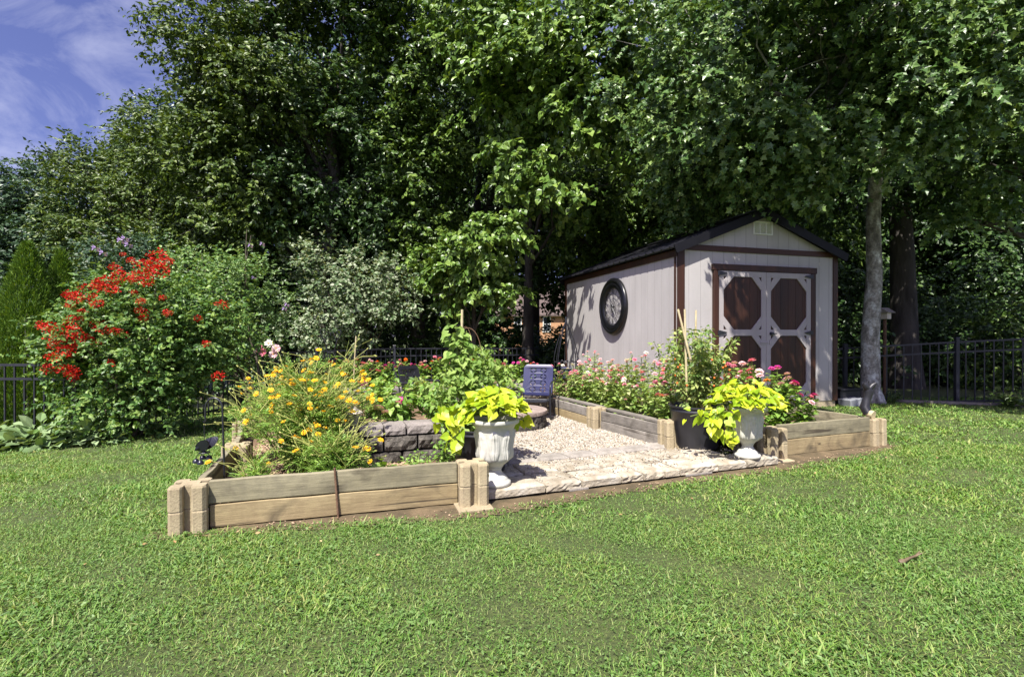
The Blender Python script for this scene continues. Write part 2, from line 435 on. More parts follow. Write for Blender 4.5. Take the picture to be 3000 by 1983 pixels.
MT['lf_thuja'] = leafmat('leaf_thuja', [(0.050, 0.115, 0.012), (0.095, 0.185, 0.018), (0.17, 0.265, 0.03)], 0.2, 0.6, 0.3)
MT['lf_crape'] = leafmat('leaf_crape', [(0.055, 0.125, 0.028), (0.105, 0.215, 0.045), (0.25, 0.36, 0.085)], 0.25, 0.42, 0.4)
MT['lf_varieg'] = leafmat('leaf_variegated', [(0.06, 0.12, 0.045), (0.14, 0.22, 0.09), (0.27, 0.33, 0.19), (0.42, 0.46, 0.33)], 0.2, 0.5, 0.4)
MT['lf_sharon'] = leafmat('leaf_sharon', [(0.09, 0.18, 0.05), (0.16, 0.28, 0.085), (0.30, 0.42, 0.16)], 0.25, 0.45, 0.5)
MT['lf_lamb'] = leafmat('leaf_lamb', [(0.14, 0.23, 0.09), (0.22, 0.32, 0.14), (0.32, 0.42, 0.22)], 0.15, 0.85, 0.2)
MT['lf_zinnia'] = leafmat('leaf_zinnia', [(0.13, 0.23, 0.045), (0.28, 0.40, 0.10), (0.50, 0.56, 0.25)], 0.28, 0.5, 0.4)
MT['lf_zinnia2'] = leafmat('leaf_zinnia_fresh', [(0.11, 0.22, 0.03), (0.20, 0.35, 0.06), (0.34, 0.48, 0.12)], 0.28, 0.45, 0.4)
MT['lf_tomato'] = leafmat('leaf_tomato', [(0.10, 0.19, 0.045), (0.22, 0.32, 0.08), (0.44, 0.48, 0.16)], 0.28, 0.55, 0.35)
MT['lf_cosmos'] = leafmat('leaf_cosmos', [(0.12, 0.24, 0.04), (0.20, 0.36, 0.06), (0.34, 0.48, 0.11)], 0.28, 0.5, 0.4)
MT['lf_lime'] = leafmat('leaf_lime', [(0.22, 0.36, 0.016), (0.42, 0.54, 0.022), (0.60, 0.66, 0.06)], 0.28, 0.42, 0.45)
MT['lf_vine'] = leafmat('leaf_vine', [(0.132, 0.242, 0.044), (0.209, 0.330, 0.066), (0.308, 0.418, 0.110)], 0.3, 0.55, 0.35)
MT['grass'] = leafmat('grass_blades', [(0.050, 0.140, 0.018), (0.092, 0.215, 0.030), (0.150, 0.285, 0.048), (0.215, 0.34, 0.075), (0.31, 0.34, 0.14)], 0.22, 0.5, 0.35, patch=(1.1, (1.22, 1.08, 1.0)))
def petal(name, cols, tr=0.2): return leafmat(name, cols, tr, 0.6, 0.3)
MT['red'] = petal('petal_red', [(0.34, 0.006, 0.006), (0.56, 0.014, 0.008), (0.74, 0.04, 0.015)])
MT['yellow'] = petal('petal_yellow', [(0.76, 0.36, 0.008), (0.84, 0.47, 0.012), (0.86, 0.56, 0.03)])
MT['pink'] = petal('petal_pink', [(0.62, 0.13, 0.22), (0.72, 0.22, 0.32), (0.78, 0.34, 0.42)])
MT['pale_pink'] = petal('petal_pale_pink', [(0.70, 0.38, 0.45), (0.78, 0.52, 0.56), (0.82, 0.62, 0.64)])
MT['magenta'] = petal('petal_magenta', [(0.50, 0.03, 0.24), (0.62, 0.06, 0.34)])
MT['orange'] = petal('petal_orange', [(0.72, 0.13, 0.01), (0.82, 0.22, 0.02)])
MT['coral'] = petal('petal_coral', [(0.72, 0.22, 0.17), (0.78, 0.36, 0.28)])
MT['white_f'] = petal('petal_white', [(0.75, 0.70, 0.66), (0.82, 0.80, 0.76)])
MT['lilac'] = petal('petal_lilac', [(0.42, 0.30, 0.62), (0.55, 0.42, 0.72)])
MT['disc'] = pmat('flower_disc', [(0.3, (0.45, 0.20, 0.02)), (0.7, (0.6, 0.36, 0.05))], 60, 0.8)
MT['tomato_fruit'] = pmat('tomato_fruit', [(0.3, (0.62, 0.10, 0.01)), (0.7, (0.7, 0.2, 0.02))], 9, 0.3, spec=0.6)

# ------------------------------------------------------------------ leaf fields
T_OVAL = (np.array([(0, 0, 0), (.30, .38, .07), (.20, .74, .05), (0, 1, -.10), (-.20, .74, .05), (-.30, .38, .07), (0, .5, -.02)], float),
          np.array([(0, 1, 2, 6), (6, 2, 3, 4), (0, 6, 4, 5)]))
T_WIDE = (np.array([(0, 0, 0), (.42, .12, .05), (.46, .42, .10), (.22, .76, .04), (0, 1.05, -.12), (-.22, .76, .04), (-.46, .42, .10), (-.42, .12, .05), (0, .45, -.03)], float),
          np.array([(0, 1, 2, 8), (8, 2, 3, 4), (8, 4, 5, 6), (0, 8, 6, 7)]))
T_MAPLE = (np.array([(0, 0, 0), (.30, -.02, .03), (.26, .22, .04), (.62, .42, .05), (.27, .55, .05), (0, 1.0, -.10), (-.27, .55, .05), (-.62, .42, .05), (-.26, .22, .04), (-.30, -.02, .03), (0, .35, -.03)], float),
           np.array([(0, 1, 2, 10), (10, 2, 3, 4), (10, 4, 5, 6), (10, 6, 7, 8), (0, 10, 8, 9)]))
T_QUAD = (np.array([(0, 0, 0), (.26, .5, .06), (0, 1, -.06), (-.26, .5, .06)], float), np.array([(0, 1, 2, 3)]))
T_THIN = (np.array([(0, 0, 0), (.11, .45, .02), (0, 1, -.04), (-.11, .45, .02)], float), np.array([(0, 1, 2, 3)]))
T_FERN = (np.array([(0, 0, 0), (.06, .35, 0), (.36, .66, .03), (.10, .58, 0), (0, 1, -.05), (-.10, .58, 0), (-.36, .66, .03), (-.06, .35, 0)], float),
          np.array([(0, 1, 3, 4), (0, 4, 5, 7)]))
T_TREFOIL = (np.array([(0, 0, 0), (.30, .28, .04), (0, .60, .02), (-.30, .28, .04), (.58, .10, .03), (.40, -.26, .04), (-.58, .10, .03), (-.40, -.26, .04)], float),
             np.array([(0, 1, 2, 3), (0, 5, 4, 1), (0, 3, 6, 7)]))

def leaf_arrays(Pp, D, N, S, T):
    V, Fq = T
    D = norm(D); X = norm(np.cross(D, N)); Z = np.cross(X, D)
    S = np.asarray(S).reshape(-1, 1, 1)
    A = Pp[:, None, :] + S * (V[None, :, 0:1] * X[:, None, :] + V[None, :, 1:2] * D[:, None, :] + V[None, :, 2:3] * Z[:, None, :])
    n, k = len(Pp), len(V)
    Fa = (Fq[None] + (np.arange(n) * k)[:, None, None]).reshape(-1, Fq.shape[1])
    return A.reshape(-1, 3), Fa

def leaf_mesh(name, fields, mat, parent=None):
    Vs, Fs, off = [], [], 0
    for f in fields:
        v, q = leaf_arrays(*f)
        Vs.append(v); Fs.append(q + off); off += len(v)
    return mesh_np(name, np.concatenate(Vs), np.concatenate(Fs), mat, parent)

def rdir(n, up=0.0):
    a = RNG.normal(size=(n, 3)); a[:, 2] += up
    return norm(a)

def twig_leaves(C, OUT, rc, ntw, nlf, size, T, droop=0.5, flat=0.5, up=1.0):
    """C clump centres, OUT outward direction: twigs that carry leaves to both sides"""
    n = len(C)
    Cr = np.repeat(C, ntw, 0); Or = np.repeat(OUT, ntw, 0); r_ = np.repeat(np.broadcast_to(rc, (n,)), ntw)
    td = norm(Or * 0.8 + RNG.normal(size=(n * ntw, 3)) * np.array([0.75, 0.75, flat]))
    base = Cr + RNG.normal(size=Cr.shape) * r_[:, None] * np.array([.28, .28, .18])
    m = n * ntw
    t = RNG.uniform(0.05, 1, (m, nlf))
    L = r_ * RNG.uniform(0.6, 1.2, m)
    pos = base[:, None, :] + td[:, None, :] * (t * L[:, None])[:, :, None]
    pos[:, :, 2] -= droop * (t ** 2) * L[:, None] * 0.55
    side = norm(np.cross(td, np.array([0, 0, 1.0])) + 1e-6)
    sg = RNG.choice([-1, 1], (m, nlf))
    ld = td[:, None, :] * 0.55 + side[:, None, :] * sg[:, :, None] * 0.8 + RNG.normal(size=(m, nlf, 3)) * 0.35
    ld[:, :, 2] -= droop
    nn = RNG.normal(size=(m, nlf, 3)) * 0.5 + np.array([-.20, -.55, .75]) * up + Or[:, None, :] * 0.4
    s = size * RNG.uniform(0.6, 1.25, m * nlf)
    return pos.reshape(-1, 3), ld.reshape(-1, 3), nn.reshape(-1, 3), s, T

def ell_clumps(ells, n, bias=0.5, hole=0.0, seed=0):
    """clump centres inside ellipsoids (cx,cy,cz,rx,ry,rz), more towards their skin"""
    ells = np.array(ells, float)
    w = (ells[:, 3] * ells[:, 4] * ells[:, 5]) ** (2 / 3); w /= w.sum()
    k = RNG.choice(len(ells), n, p=w)
    d = rdir(n); r = RNG.uniform(0, 1, n) ** bias
    q = d * r[:, None]
    C = ells[k, :3] + q * ells[k, 3:]
    OUT = norm(d / ells[k, 3:] * ells[k, 3:].mean() + np.array([0, 0, -0.1]))
    if hole > 0:
        ph = seed * 1.7
        f = np.sin(C[:, 0] * 1.9 + ph) * np.sin(C[:, 1] * 1.5 + ph * 2) + np.sin(C[:, 2] * 2.3 + C[:, 0] * 1.1 + ph * 3)
        keep = f > -hole
        C, OUT = C[keep], OUT[keep]
    return C, OUT

def bent(a, b, sag=0.1, n=5, jit=0.05):
    a, b = Vector(a), Vector(b); L = (b - a).length
    return [a.lerp(b, i / n) + Vector((random.uniform(-1, 1) * jit * L, random.uniform(-1, 1) * jit * L, math.sin(math.pi * i / n) * sag * L)) * (0 if i in (0, n) else 1) for i in range(n + 1)]

def make_tree(name, label, base, trunk_pts, trunk_r, ells, nclump, rc, leaf, lmat, T=T_OVAL, ntw=4, nlf=8, bmat='bark', group=None, cat='tree', hole=0.0, bias=0.5, droop=0.5, extra=None, limbs=True, flat=0.5, limb0=1):
    t = thing(name, label, cat, base, 0, group)
    B = Vector(base)
    mb = MB()
    tp = [Vector(p) for p in trunk_pts]
    k = len(tp)
    mb.tube([p - B for p in tp], [trunk_r * (1.35 if i == 0 else 1) * (1 - 0.6 * i / (k - 1)) for i in range(k)], 12)
    if limbs:
        for i, e in enumerate(ells):
            st = tp[min(k - 1, max(limb0, int(k * 0.35) + i % max(1, k - 2)))]
            en = Vector(e[:3])
            pts = bent(st - B, en - B, 0.06, 5, 0.05)
            r0 = trunk_r * 0.36
            mb.tube(pts, [r0 * (1 - 0.8 * j / 5) for j in range(6)], 7)
            for j in range(5):
                d = rdir(1)[0]
                tip = en - B + Vector((d[0] * e[3], d[1] * e[4], d[2] * e[5])) * 0.85
                mb.tube(bent(pts[random.randint(2, 4)], tip, 0.05, 4, 0.06), [r0 * .38, r0 * .3, r0 * .22, r0 * .14, r0 * .05], 5)
    mb.build('trunk', MT[bmat], t, smooth=True)
    C, OUT = ell_clumps(ells, nclump, bias, hole, seed=len(label))
    fields = [twig_leaves(C - np.array(B), OUT, rc * .86, ntw + 1, nlf, leaf, T, droop, flat)]
    if extra:
        for f in extra:
            fields.append((f[0] - np.array(B),) + f[1:])
    leaf_mesh('crown', fields, MT[lmat], t)
    return t

# ------------------------------------------------------------------ ground
def in_poly(x, y, poly):
    x = np.asarray(x); y = np.asarray(y); r = np.zeros(x.shape, bool)
    n = len(poly)
    for i in range(n):
        x0, y0 = poly[i]; x1, y1 = poly[(i + 1) % n]
        c = ((y0 > y) != (y1 > y)) & (x < (x1 - x0) * (y - y0) / ((y1 - y0) if y1 != y0 else 1e-9) + x0)
        r ^= c
    return r

def lawn_mat():
    m, nt, b, out = new_mat('lawn_turf')
    n1 = noise(nt, 1.3, 5, 0.6); n2 = noise(nt, 45, 5, 0.75)
    c1 = ramp(nt, [(0.3, (0.052, 0.082, 0.022)), (0.7, (0.085, 0.115, 0.034))]); nt.links.new(n1.outputs['Fac'], c1.inputs[0])
    c2 = ramp(nt, [(0.35, (0.45, 0.45, 0.38)), (0.65, (1.5, 1.35, 1.2))]); nt.links.new(n2.outputs['Fac'], c2.inputs[0])
    mx = mixc(nt, c1, c2, 1.0, 'MULTIPLY'); nt.links.new(mx.outputs[2], b.inputs['Base Color'])
    b.inputs['Roughness'].default_value = 0.95
    bu = nt.nodes.new('ShaderNodeBump'); bu.inputs['Strength'].default_value = 0.8; bu.inputs['Distance'].default_value = 0.02
    nt.links.new(n2.outputs['Fac'], bu.inputs['Height']); nt.links.new(bu.outputs[0], b.inputs['Normal'])
    return m
xs = np.concatenate([[-900, -300, -120, -60], np.arange(-30, 30.1, 1.0), [60, 120, 300, 900]])
ys = np.concatenate([[-900, -200, -60, -20], np.arange(-8, 40.1, 1.0), [60, 120, 300, 900]])
GX, GY = np.meshgrid(xs, ys, indexing='ij')
V = np.stack([GX, GY, gz(GX, GY)], -1).reshape(-1, 3)
ii = np.arange(len(xs) * len(ys)).reshape(len(xs), len(ys))
Q = np.stack([ii[:-1, :-1], ii[1:, :-1], ii[1:, 1:], ii[:-1, 1:]], -1).reshape(-1, 4)
tag(mesh_np('lawn', V, Q, lawn_mat(), smooth=True), kind='structure')

def sheet(name, poly, z, mat, kind='structure', res=0.12, amp=0.012, seed=0):
    """bumpy sheet over a polygon"""
    p = np.array(poly); x0, y0 = p.min(0); x1, y1 = p.max(0)
    xs = np.arange(x0, x1 + res, res); ys = np.arange(y0, y1 + res, res)
    X, Y = np.meshgrid(xs, ys, indexing='ij')
    Z = z + amp * (np.sin(X * 9 + seed) * np.cos(Y * 11 + seed * 2) + 0.6 * np.sin(X * 23 + Y * 17 + seed))
    V = np.stack([X, Y, Z], -1).reshape(-1, 3)
    ii = np.arange(V.shape[0]).reshape(X.shape)
    q = np.stack([ii[:-1, :-1], ii[1:, :-1], ii[1:, 1:], ii[:-1, 1:]], -1).reshape(-1, 4)
    cx = V[q].mean(1); q = q[in_poly(cx[:, 0], cx[:, 1], poly)]
    return tag(mesh_np(name, V, q, mat, smooth=True), kind=kind)

# the main corners of the garden (metres, lawn = 0)
LB0 = (-1.95, 2.99)      # front corner blocks of the cosmos bed
LB1 = (-0.275, 3.47)     # blocks between the cosmos bed and the steps
RB0 = (2.44, 4.75)       # blocks between the steps and the zinnia bed
RB1 = (3.83, 5.42)       # far corner blocks of the zinnia bed
GW0 = (1.508, 5.11)      # gravel wall, near end
GW1 = (0.506, 7.60)      # gravel wall, far end
GARDEN = [(-2.0, 2.95), (-0.2, 3.36), (2.5, 4.52), (3.98, 5.30), (3.2, 7.2), (3.0, 8.5), (0.5, 8.6), (-3.0, 8.0), (-4.0, 7.9), (-2.35, 4.0)]

# bare clay along the front boards and the step
sheet('bare_soil', [(-2.10, 2.88), (-1.0, 3.06), (-0.2, 3.24), (0.7, 3.68), (1.7, 4.12), (2.6, 4.48), (4.05, 5.28), (4.0, 5.6), (2.5, 5.0), (-0.2, 3.9), (-2.1, 3.4)], 0.006, MT['clay_soil'], res=0.05, amp=0.003)
sheet('bed_soil', [(-1.9, 3.06), (-0.3, 3.54), (-0.35, 4.3), (-1.9, 7.2), (-3.6, 7.3), (-2.3, 4.1)], 0.115, MT['soil'], res=0.05, amp=0.012, seed=2)
sheet('bed_soil', [(1.54, 5.14), (2.50, 4.90), (3.72, 5.38), (2.95, 7.4), (2.3, 7.7), (1.2, 11.0), (-0.6, 10.3), (0.5, 7.62)], 0.16, MT['soil'], res=0.06, amp=0.015, seed=4)
sheet('bed_soil', [(-2.6, 7.45), (0.46, 8.3), (0.46, 10.0), (-3.2, 9.0)], 0.32, MT['soil'], res=0.08, amp=0.015, seed=5)
GRAVEL = [(-0.30, 3.9), (1.95, 4.85), (1.50, 5.12), (0.52, 7.60), (-1.9, 6.9), (-0.9, 5.4), (-0.45, 4.4)]
gm = pmat('gravel_bed', [(0.3, (0.20, 0.165, 0.12)), (0.5, (0.42, 0.37, 0.29)), (0.7, (0.58, 0.54, 0.45))], 50, 0.95, 1.0, 60)
sheet('gravel_bed', GRAVEL, 0.045, gm, res=0.08, amp=0.008, seed=7)

def pebbles(name, poly, z, n, smin, smax, mat, zj=0.006):
    p = np.array(poly); x0, y0 = p.min(0); x1, y1 = p.max(0)
    X = RNG.uniform(x0, x1, n * 3); Y = RNG.uniform(y0, y1, n * 3)
    k = in_poly(X, Y, poly); X, Y = X[k][:n], Y[k][:n]; n = len(X)
    base = np.array([(1, 0, 0), (.3, .95, 0), (-.8, .6, 0), (-.8, -.6, 0), (.3, -.95, 0), (0.1, 0, .62), (0, 0, -.62)])
    tri = np.array([(0, 1, 5), (1, 2, 5), (2, 3, 5), (3, 4, 5), (4, 0, 5), (1, 0, 6), (2, 1, 6), (3, 2, 6), (4, 3, 6), (0, 4, 6)])
    a = RNG.uniform(0, 6.28, n); s = RNG.uniform(smin, smax, n); e = RNG.uniform(0.55, 1, n)
    v = base[None] * s[:, None, None] * (1 + RNG.uniform(-.25, .25, (n, 7, 1)))
    v[:, :, 1] *= e[:, None]
    ta = RNG.normal(size=(n, 1)) * 0.35
    v[:, :, 2] += v[:, :, 0] * ta
    x = v[:, :, 0] * np.cos(a)[:, None] - v[:, :, 1] * np.sin(a)[:, None]
    y = v[:, :, 0] * np.sin(a)[:, None] + v[:, :, 1] * np.cos(a)[:, None]
    v = np.stack([x + X[:, None], y + Y[:, None], v[:, :, 2] + z + RNG.uniform(0, zj, n)[:, None]], -1).reshape(-1, 3)
    f = (tri[None] + (np.arange(n) * 7)[:, None, None]).reshape(-1, 3)
    return tag(mesh_np(name, v, f, mat), kind='stuff')

def islmat(name, cols, rough=0.85):
    m, nt, b, out = new_mat(name)
    g = nt.nodes.new('ShaderNodeNewGeometry'); k = len(cols)
    c = ramp(nt, [(i / (k - 1), x) for i, x in enumerate(cols)])
    nt.links.new(g.outputs['Random Per Island'], c.inputs[0]); nt.links.new(c.outputs[0], b.inputs['Base Color'])
    b.inputs['Roughness'].default_value = rough
    return m
MT['pebble'] = islmat('pebble', [(0.16, 0.125, 0.085), (0.33, 0.28, 0.205), (0.42, 0.38, 0.31), (0.23, 0.205, 0.175), (0.56, 0.52, 0.44), (0.33, 0.265, 0.175), (0.40, 0.37, 0.33)])
MT['chip'] = islmat('bark_chip', [(0.11, 0.06, 0.035), (0.26, 0.17, 0.10), (0.42, 0.31, 0.20), (0.20, 0.13, 0.08)])
tag(pebbles('gravel', GRAVEL, 0.052, 42000, 0.006, 0.015, MT['pebble']), 'pale tan pea gravel between the beds', 'gravel')
tag(pebbles('mulch', [(-1.9, 3.08), (-0.35, 3.54), (-0.5, 4.0), (-1.4, 4.6), (-2.6, 5.6), (-2.25, 4.1)], 0.124, 6000, 0.008, 0.022, MT['chip']), 'brown bark mulch on the soil of the cosmos bed', 'mulch')
tag(pebbles('grit', [(-2.05, 2.9), (-0.2, 3.26), (0.7, 3.68), (2.6, 4.46), (4.05, 5.3), (3.9, 5.4), (2.5, 4.62), (-0.2, 3.40), (-1.9, 3.05)], 0.008, 2500, 0.003, 0.010, MT['chip']), 'loose grit on the bare clay in front of the boards', 'grit')

# ------------------------------------------------------------------ planter blocks, boards
def block_poly(s=0.198, g=0.046, d=0.048, c=0.018):
    h = s / 2; q = g / 2
    one = [(h - c, -h + 0), (h, -h + c), (h, -q - c * .6), (h - c * .6, -q), (h - d, -q), (h - d, q), (h - c * .6, q), (h, q + c * .6), (h, h - c)]
    pts = []
    for k in range(4):
        a = k * math.pi / 2
        for (x, y) in one: pts.append((x * math.cos(a) - y * math.sin(a), x * math.sin(a) + y * math.cos(a)))
    return pts
def block_mesh():
    mb = MB(); pts = block_poly(); n = len(pts)
    rows = [(1, 0), (1, .128), (.955, .1395)]
    vs = [(p[0] * s, p[1] * s, z) for s, z in rows for p in pts]
    fs = [tuple(reversed(range(n)))]
    for j in range(2):
        for i in range(n):
            i2 = (i + 1) % n; fs.append((j * n + i, j * n + i2, (j + 1) * n + i2, (j + 1) * n + i))
    fs.append(tuple(2 * n + i for i in range(n)))
    return mb.add(vs, fs)
_blk = block_mesh().build('planter_block', MT['tan_concrete'])
_first_block = [True]
def block(x, y, z, rz, label, mat=None):
    if _first_block[0]:
        o = _blk; _first_block[0] = False
    else:
        o = _blk.copy(); link(o)
    if mat:
        o.data = _blk.data.copy(); o.data.materials[0] = MT[mat]
    o.location = (x, y, z); o.rotation_euler = (0, 0, rz + random.uniform(-.02, .02))
    return tag(o, label, 'planter block', 'concrete blocks that hold the boards')
def block_pair(x, y, rz, where, z0=0.0, mat=None):
    block(x, y, z0, rz, 'lower planter block ' + where, mat)
    block(x + random.uniform(-.004, .004), y, z0 + 0.142, rz, 'upper planter block ' + where, mat)
A17 = math.atan(0.312)
block_pair(-1.905, 3.04, A17, 'at the front corner of the cosmos bed')
block_pair(LB1[0], LB1[1] + .03, A17, 'beside the urn at the end of the long front board', 0.012)
block_pair(RB0[0], RB0[1] + .05, A17 + .1, 'beside the urn at the end of the step', 0.012)
block_pair(RB1[0], RB1[1] + .02, A17 + .06, 'at the outer corner under the sawn branch', 0)
block_pair(-2.22, 4.13, A17, 'partway back along the cosmos bed side, nearer pair', 0.0)
block_pair(-2.72, 5.20, A17, 'partway back along the cosmos bed side, farther pair', 0.0)
block_pair(1.02, 6.13, A17, 'halfway along the gravel wall', 0.02)
block_pair(0.47, 7.46, A17, 'at the back end of the gravel wall near the navy chair', 0.02)
block_pair(1.57, 5.05, A17, 'by the gravel beside the big black pot', 0.04, None)
block_pair(1.80, 5.14, A17, 'tucked behind the big black pot', 0.04, None)
block_pair(2.27, 4.93, A17 + .1, 'behind the urn at the end of the step', 0.02)

def board(a, b, z0, mat, label, h=0.138, th=0.038, group='timber boards of the raised beds', tilt=0.0):
    a, b = Vector((a[0], a[1], 0)), Vector((b[0], b[1], 0)); d = b - a; L = d.length
    mb = MB(); n = 14
    vs, fs = [], []
    for i in range(n + 1):
        x = L * i / n; w = 0.002 * math.sin(i * 1.3 + L * 7)
        for (y, z) in ((-th / 2, 0.003), (th / 2, 0.003), (th / 2, h), (-th / 2, h)):
            vs.append((x, y + w, z + (w * .8 if z > 0.01 else 0)))
    for i in range(n):
        q = i * 4
        for k in range(4): fs.append((q + k, q + (k + 1) % 4, q + 4 + (k + 1) % 4, q + 4 + k))
    fs.append((0, 1, 2, 3)); fs.append((4 * n, 4 * n + 3, 4 * n + 2, 4 * n + 1))
    mb.add(vs, fs)
    o = mb.build('timber_board', MT[mat], None, bevel=0.003)
    o.location = (a.x, a.y, z0); o.rotation_euler = (0, -tilt, math.atan2(d.y, d.x))
    return tag(o, label, 'board', group)
F0, F1 = (-1.80, 3.055), (-0.375, 3.50)
board(F0, F1, 0.010, 'wood_tan', 'lower tan board of the cosmos bed front, just above bare clay', 0.137)
board((F0[0] - .01, F0[1] + .004), (F1[0] - .005, F1[1] + .004), 0.152, 'wood_grey', 'upper greyed board of the cosmos bed front, with dark knot stains')
board((-1.90, 3.13), (-2.21, 4.06), 0.146, 'wood_grey', 'upper side board of the cosmos bed next to its front corner')
board((-1.91, 3.13), (-2.22, 4.06), 0.003, 'wood_dark', 'lower side board of the cosmos bed next to its front corner')
board((-2.26, 4.20), (-2.70, 5.13), 0.146, 'wood_grey', 'upper side board of the cosmos bed in the middle of the side')
board((-2.27, 4.20), (-2.71, 5.13), 0.003, 'wood_dark', 'lower side board of the cosmos bed in the middle of the side')
board((-2.76, 5.27), (-3.20, 6.25), 0.146, 'wood_grey', 'upper side board of the cosmos bed at its far end')
S0, S1 = (2.545, 4.90), (3.735, 5.36)
board((S0[0], S0[1]), (S1[0], S1[1]), 0.005, 'wood_tan', 'lower tan front board of the bed in front of the shed door', 0.150)
board((S0[0], S0[1] + .004), (S1[0], S1[1] + .004), 0.158, 'wood_grey', 'upper lichen-grey front board of the bed in front of the shed door', 0.145)
board((3.80, 5.53), (3.10, 6.98), 0.005, 'wood_tan', 'lower side board running from the outer corner back to the shed', 0.14)
board((3.795, 5.53), (3.095, 6.98), 0.148, 'wood_grey', 'upper side board running from the outer corner back to the shed', 0.138)
GA = (1.50, 5.13); GM0 = (1.06, 6.04); GM1 = (0.99, 6.22); GB = (0.54, 7.37)
board(GA, GM0, 0.035, 'wood_dark', 'lower board of the gravel wall nearer the black pot', 0.12)
board((GA[0] + .004, GA[1]), (GM0[0] + .004, GM0[1]), 0.157, 'wood_dark', 'upper board of the gravel wall nearer the black pot', 0.11)
board((GM1[0], GM1[1]), GB, 0.035, 'wood_tan', 'lower board of the gravel wall nearer the navy chair', 0.12)
board((GM1[0] + .004, GM1[1]), (GB[0] + .004, GB[1]), 0.157, 'wood_dark', 'upper board of the gravel wall nearer the navy chair', 0.11)
board((GA[0] + .035, GA[1] + .01), (GM0[0] + .08, GM0[1] + .05), 0.270, 'wood_dark', 'flat cap rail on the gravel wall nearer the black pot', 0.03, 0.09)
board((GM1[0] + .10, GM1[1] + .0), (GB[0] + .02, GB[1] + .1), 0.272, 'wood_dark', 'flat cap rail on the gravel wall nearer the navy chair', 0.03, 0.09)
board((-0.95, 6.98), (0.38, 7.40), 0.03, 'wood_dark', 'lower board behind the fire pit', 0.12)
board((-0.95, 6.984), (0.38, 7.404), 0.153, 'wood_tan', 'upper board behind the fire pit', 0.11)
# thin footing slabs under two block pairs
for (x, y, lab) in ((LB1[0] + .01, LB1[1] - .02, 'thin brown footing slab under the blocks at the end of the long board'), (RB0[0] + .0, RB0[1] + .0, 'thin brown footing slab under the blocks at the end of the step')):
    o = MB().box((0, 0, 0.0), (0.235, 0.235, 0.036)).build('footing_slab', MT['tan_concrete'], None, bevel=0.004)
    o.location = (x, y, 0.0); o.rotation_euler = (0, 0, A17)
    tag(o, lab, 'slab')

# rebar stakes
def rebar(x, y, z0, h, label, lean=(0, 0)):
    n = int(h / 0.009)
    pts = [(lean[0] * i / n, lean[1] * i / n, h * i / n) for i in range(n + 1)]
    rs = [0.0085 if i % 2 else 0.0064 for i in range(n + 1)]
    o = MB().tube(pts, rs, 8).build('rebar_stake', MT['rust'], None, smooth=True)
    o.location = (x, y, z0)
    return tag(o, label, 'stake', 'rebar stakes that prop the boards')
rebar(-1.098, 3.235, -0.02, 0.335, 'ribbed rebar stake against the middle of the long front board', (-0.028, 0.012))
rebar(-2.20, 3.90, 0.0, 0.42, 'shorter ribbed rebar stake outside the cosmos bed side')
rebar(-2.38, 4.42, 0.0, 0.45, 'taller ribbed rebar stake outside the cosmos bed side')

# ------------------------------------------------------------------ step
def stone_slab(name, a, b, depth, z0, h, mat, label, group, cat, seed, rough=0.010):
    """slab whose front edge runs a to b"""
    a = Vector((a[0], a[1])); b = Vector((b[0], b[1])); d = b - a; L = d.length
    rnd = np.random.default_rng(seed)
    nx, ny, nz = max(4, int(L / 0.028)), max(4, int(depth / 0.028)), 4
    idx = {}; vs = []; fs = []
    def vid(i, j, k):
        if (i, j, k) in idx: return idx[(i, j, k)]
        x, y, z = L * i / nx, depth * j / ny, h * k / nz
        e = 0
        if k == nz and (i in (0, nx) or j in (0, ny)): e = 1
        cx = L / 2; cy = depth / 2
        px = x + (0.010 * np.sign(cx - x) if e and i in (0, nx) else 0); pyy = y + (0.014 * np.sign(cy - y) if e and j in (0, ny) else 0)
        f = 0.5 if k == 0 else 1
        lo = math.sin(x * 21 + seed) * .5 + math.sin(x * 47 + seed * 2.3 + z * 30) * .35 + math.sin(x * 9 + z * 55 + seed * 1.7) * .4
        n1 = (lo * 1.0 + rnd.normal() * .35) * rough * f
        if j == 0: pyy += n1
        else: pyy += n1 * .15
        if i in (0, nx): px += rnd.normal() * rough * .15
        pz = z + ((math.sin(x * 17 + y * 9 + seed) * math.cos(y * 19 - x * 6 + seed) * .0028 + rnd.normal() * .0009) if k == nz else 0) - (0.006 * e)
        idx[(i, j, k)] = len(vs); vs.append((px, pyy, pz)); return idx[(i, j, k)]
    for i in range(nx):
        for j in range(ny): fs.append((vid(i, j, nz), vid(i + 1, j, nz), vid(i + 1, j + 1, nz), vid(i, j + 1, nz)))
    for k in range(nz):
        for i in range(nx):
            fs.append((vid(i, 0, k), vid(i + 1, 0, k), vid(i + 1, 0, k + 1), vid(i, 0, k + 1)))
            fs.append((vid(i + 1, ny, k), vid(i, ny, k), vid(i, ny, k + 1), vid(i + 1, ny, k + 1)))
        for j in range(ny):
            fs.append((vid(0, j + 1, k), vid(0, j, k), vid(0, j, k + 1), vid(0, j + 1, k + 1)))
            fs.append((vid(nx, j, k), vid(nx, j + 1, k), vid(nx, j + 1, k + 1), vid(nx, j, k + 1)))
    o = MB().add(vs, fs).build(name, MT[mat], None, smooth=False)
    for p in o.data.polygons: p.use_smooth = p.normal.z > .8 or rough < .003
    o.location = (a.x, a.y, z0); o.rotation_euler = (random.uniform(-.012, .012), random.uniform(-.008, .008), math.atan2(d.y, d.x))
    return tag(o, label, cat, group)
ST0, ST1 = Vector((-0.175, 3.53)), Vector((2.37, 4.545))
sdir = (ST1 - ST0).normalized(); sper = Vector((-sdir.y, sdir.x)); SL = (ST1 - ST0).length
def sp(t, d): return ST0 + sdir * t * SL + sper * d
ORD = ['first', 'second', 'third', 'fourth', 'fifth', 'sixth', 'seventh', 'eighth', 'ninth', 'tenth']
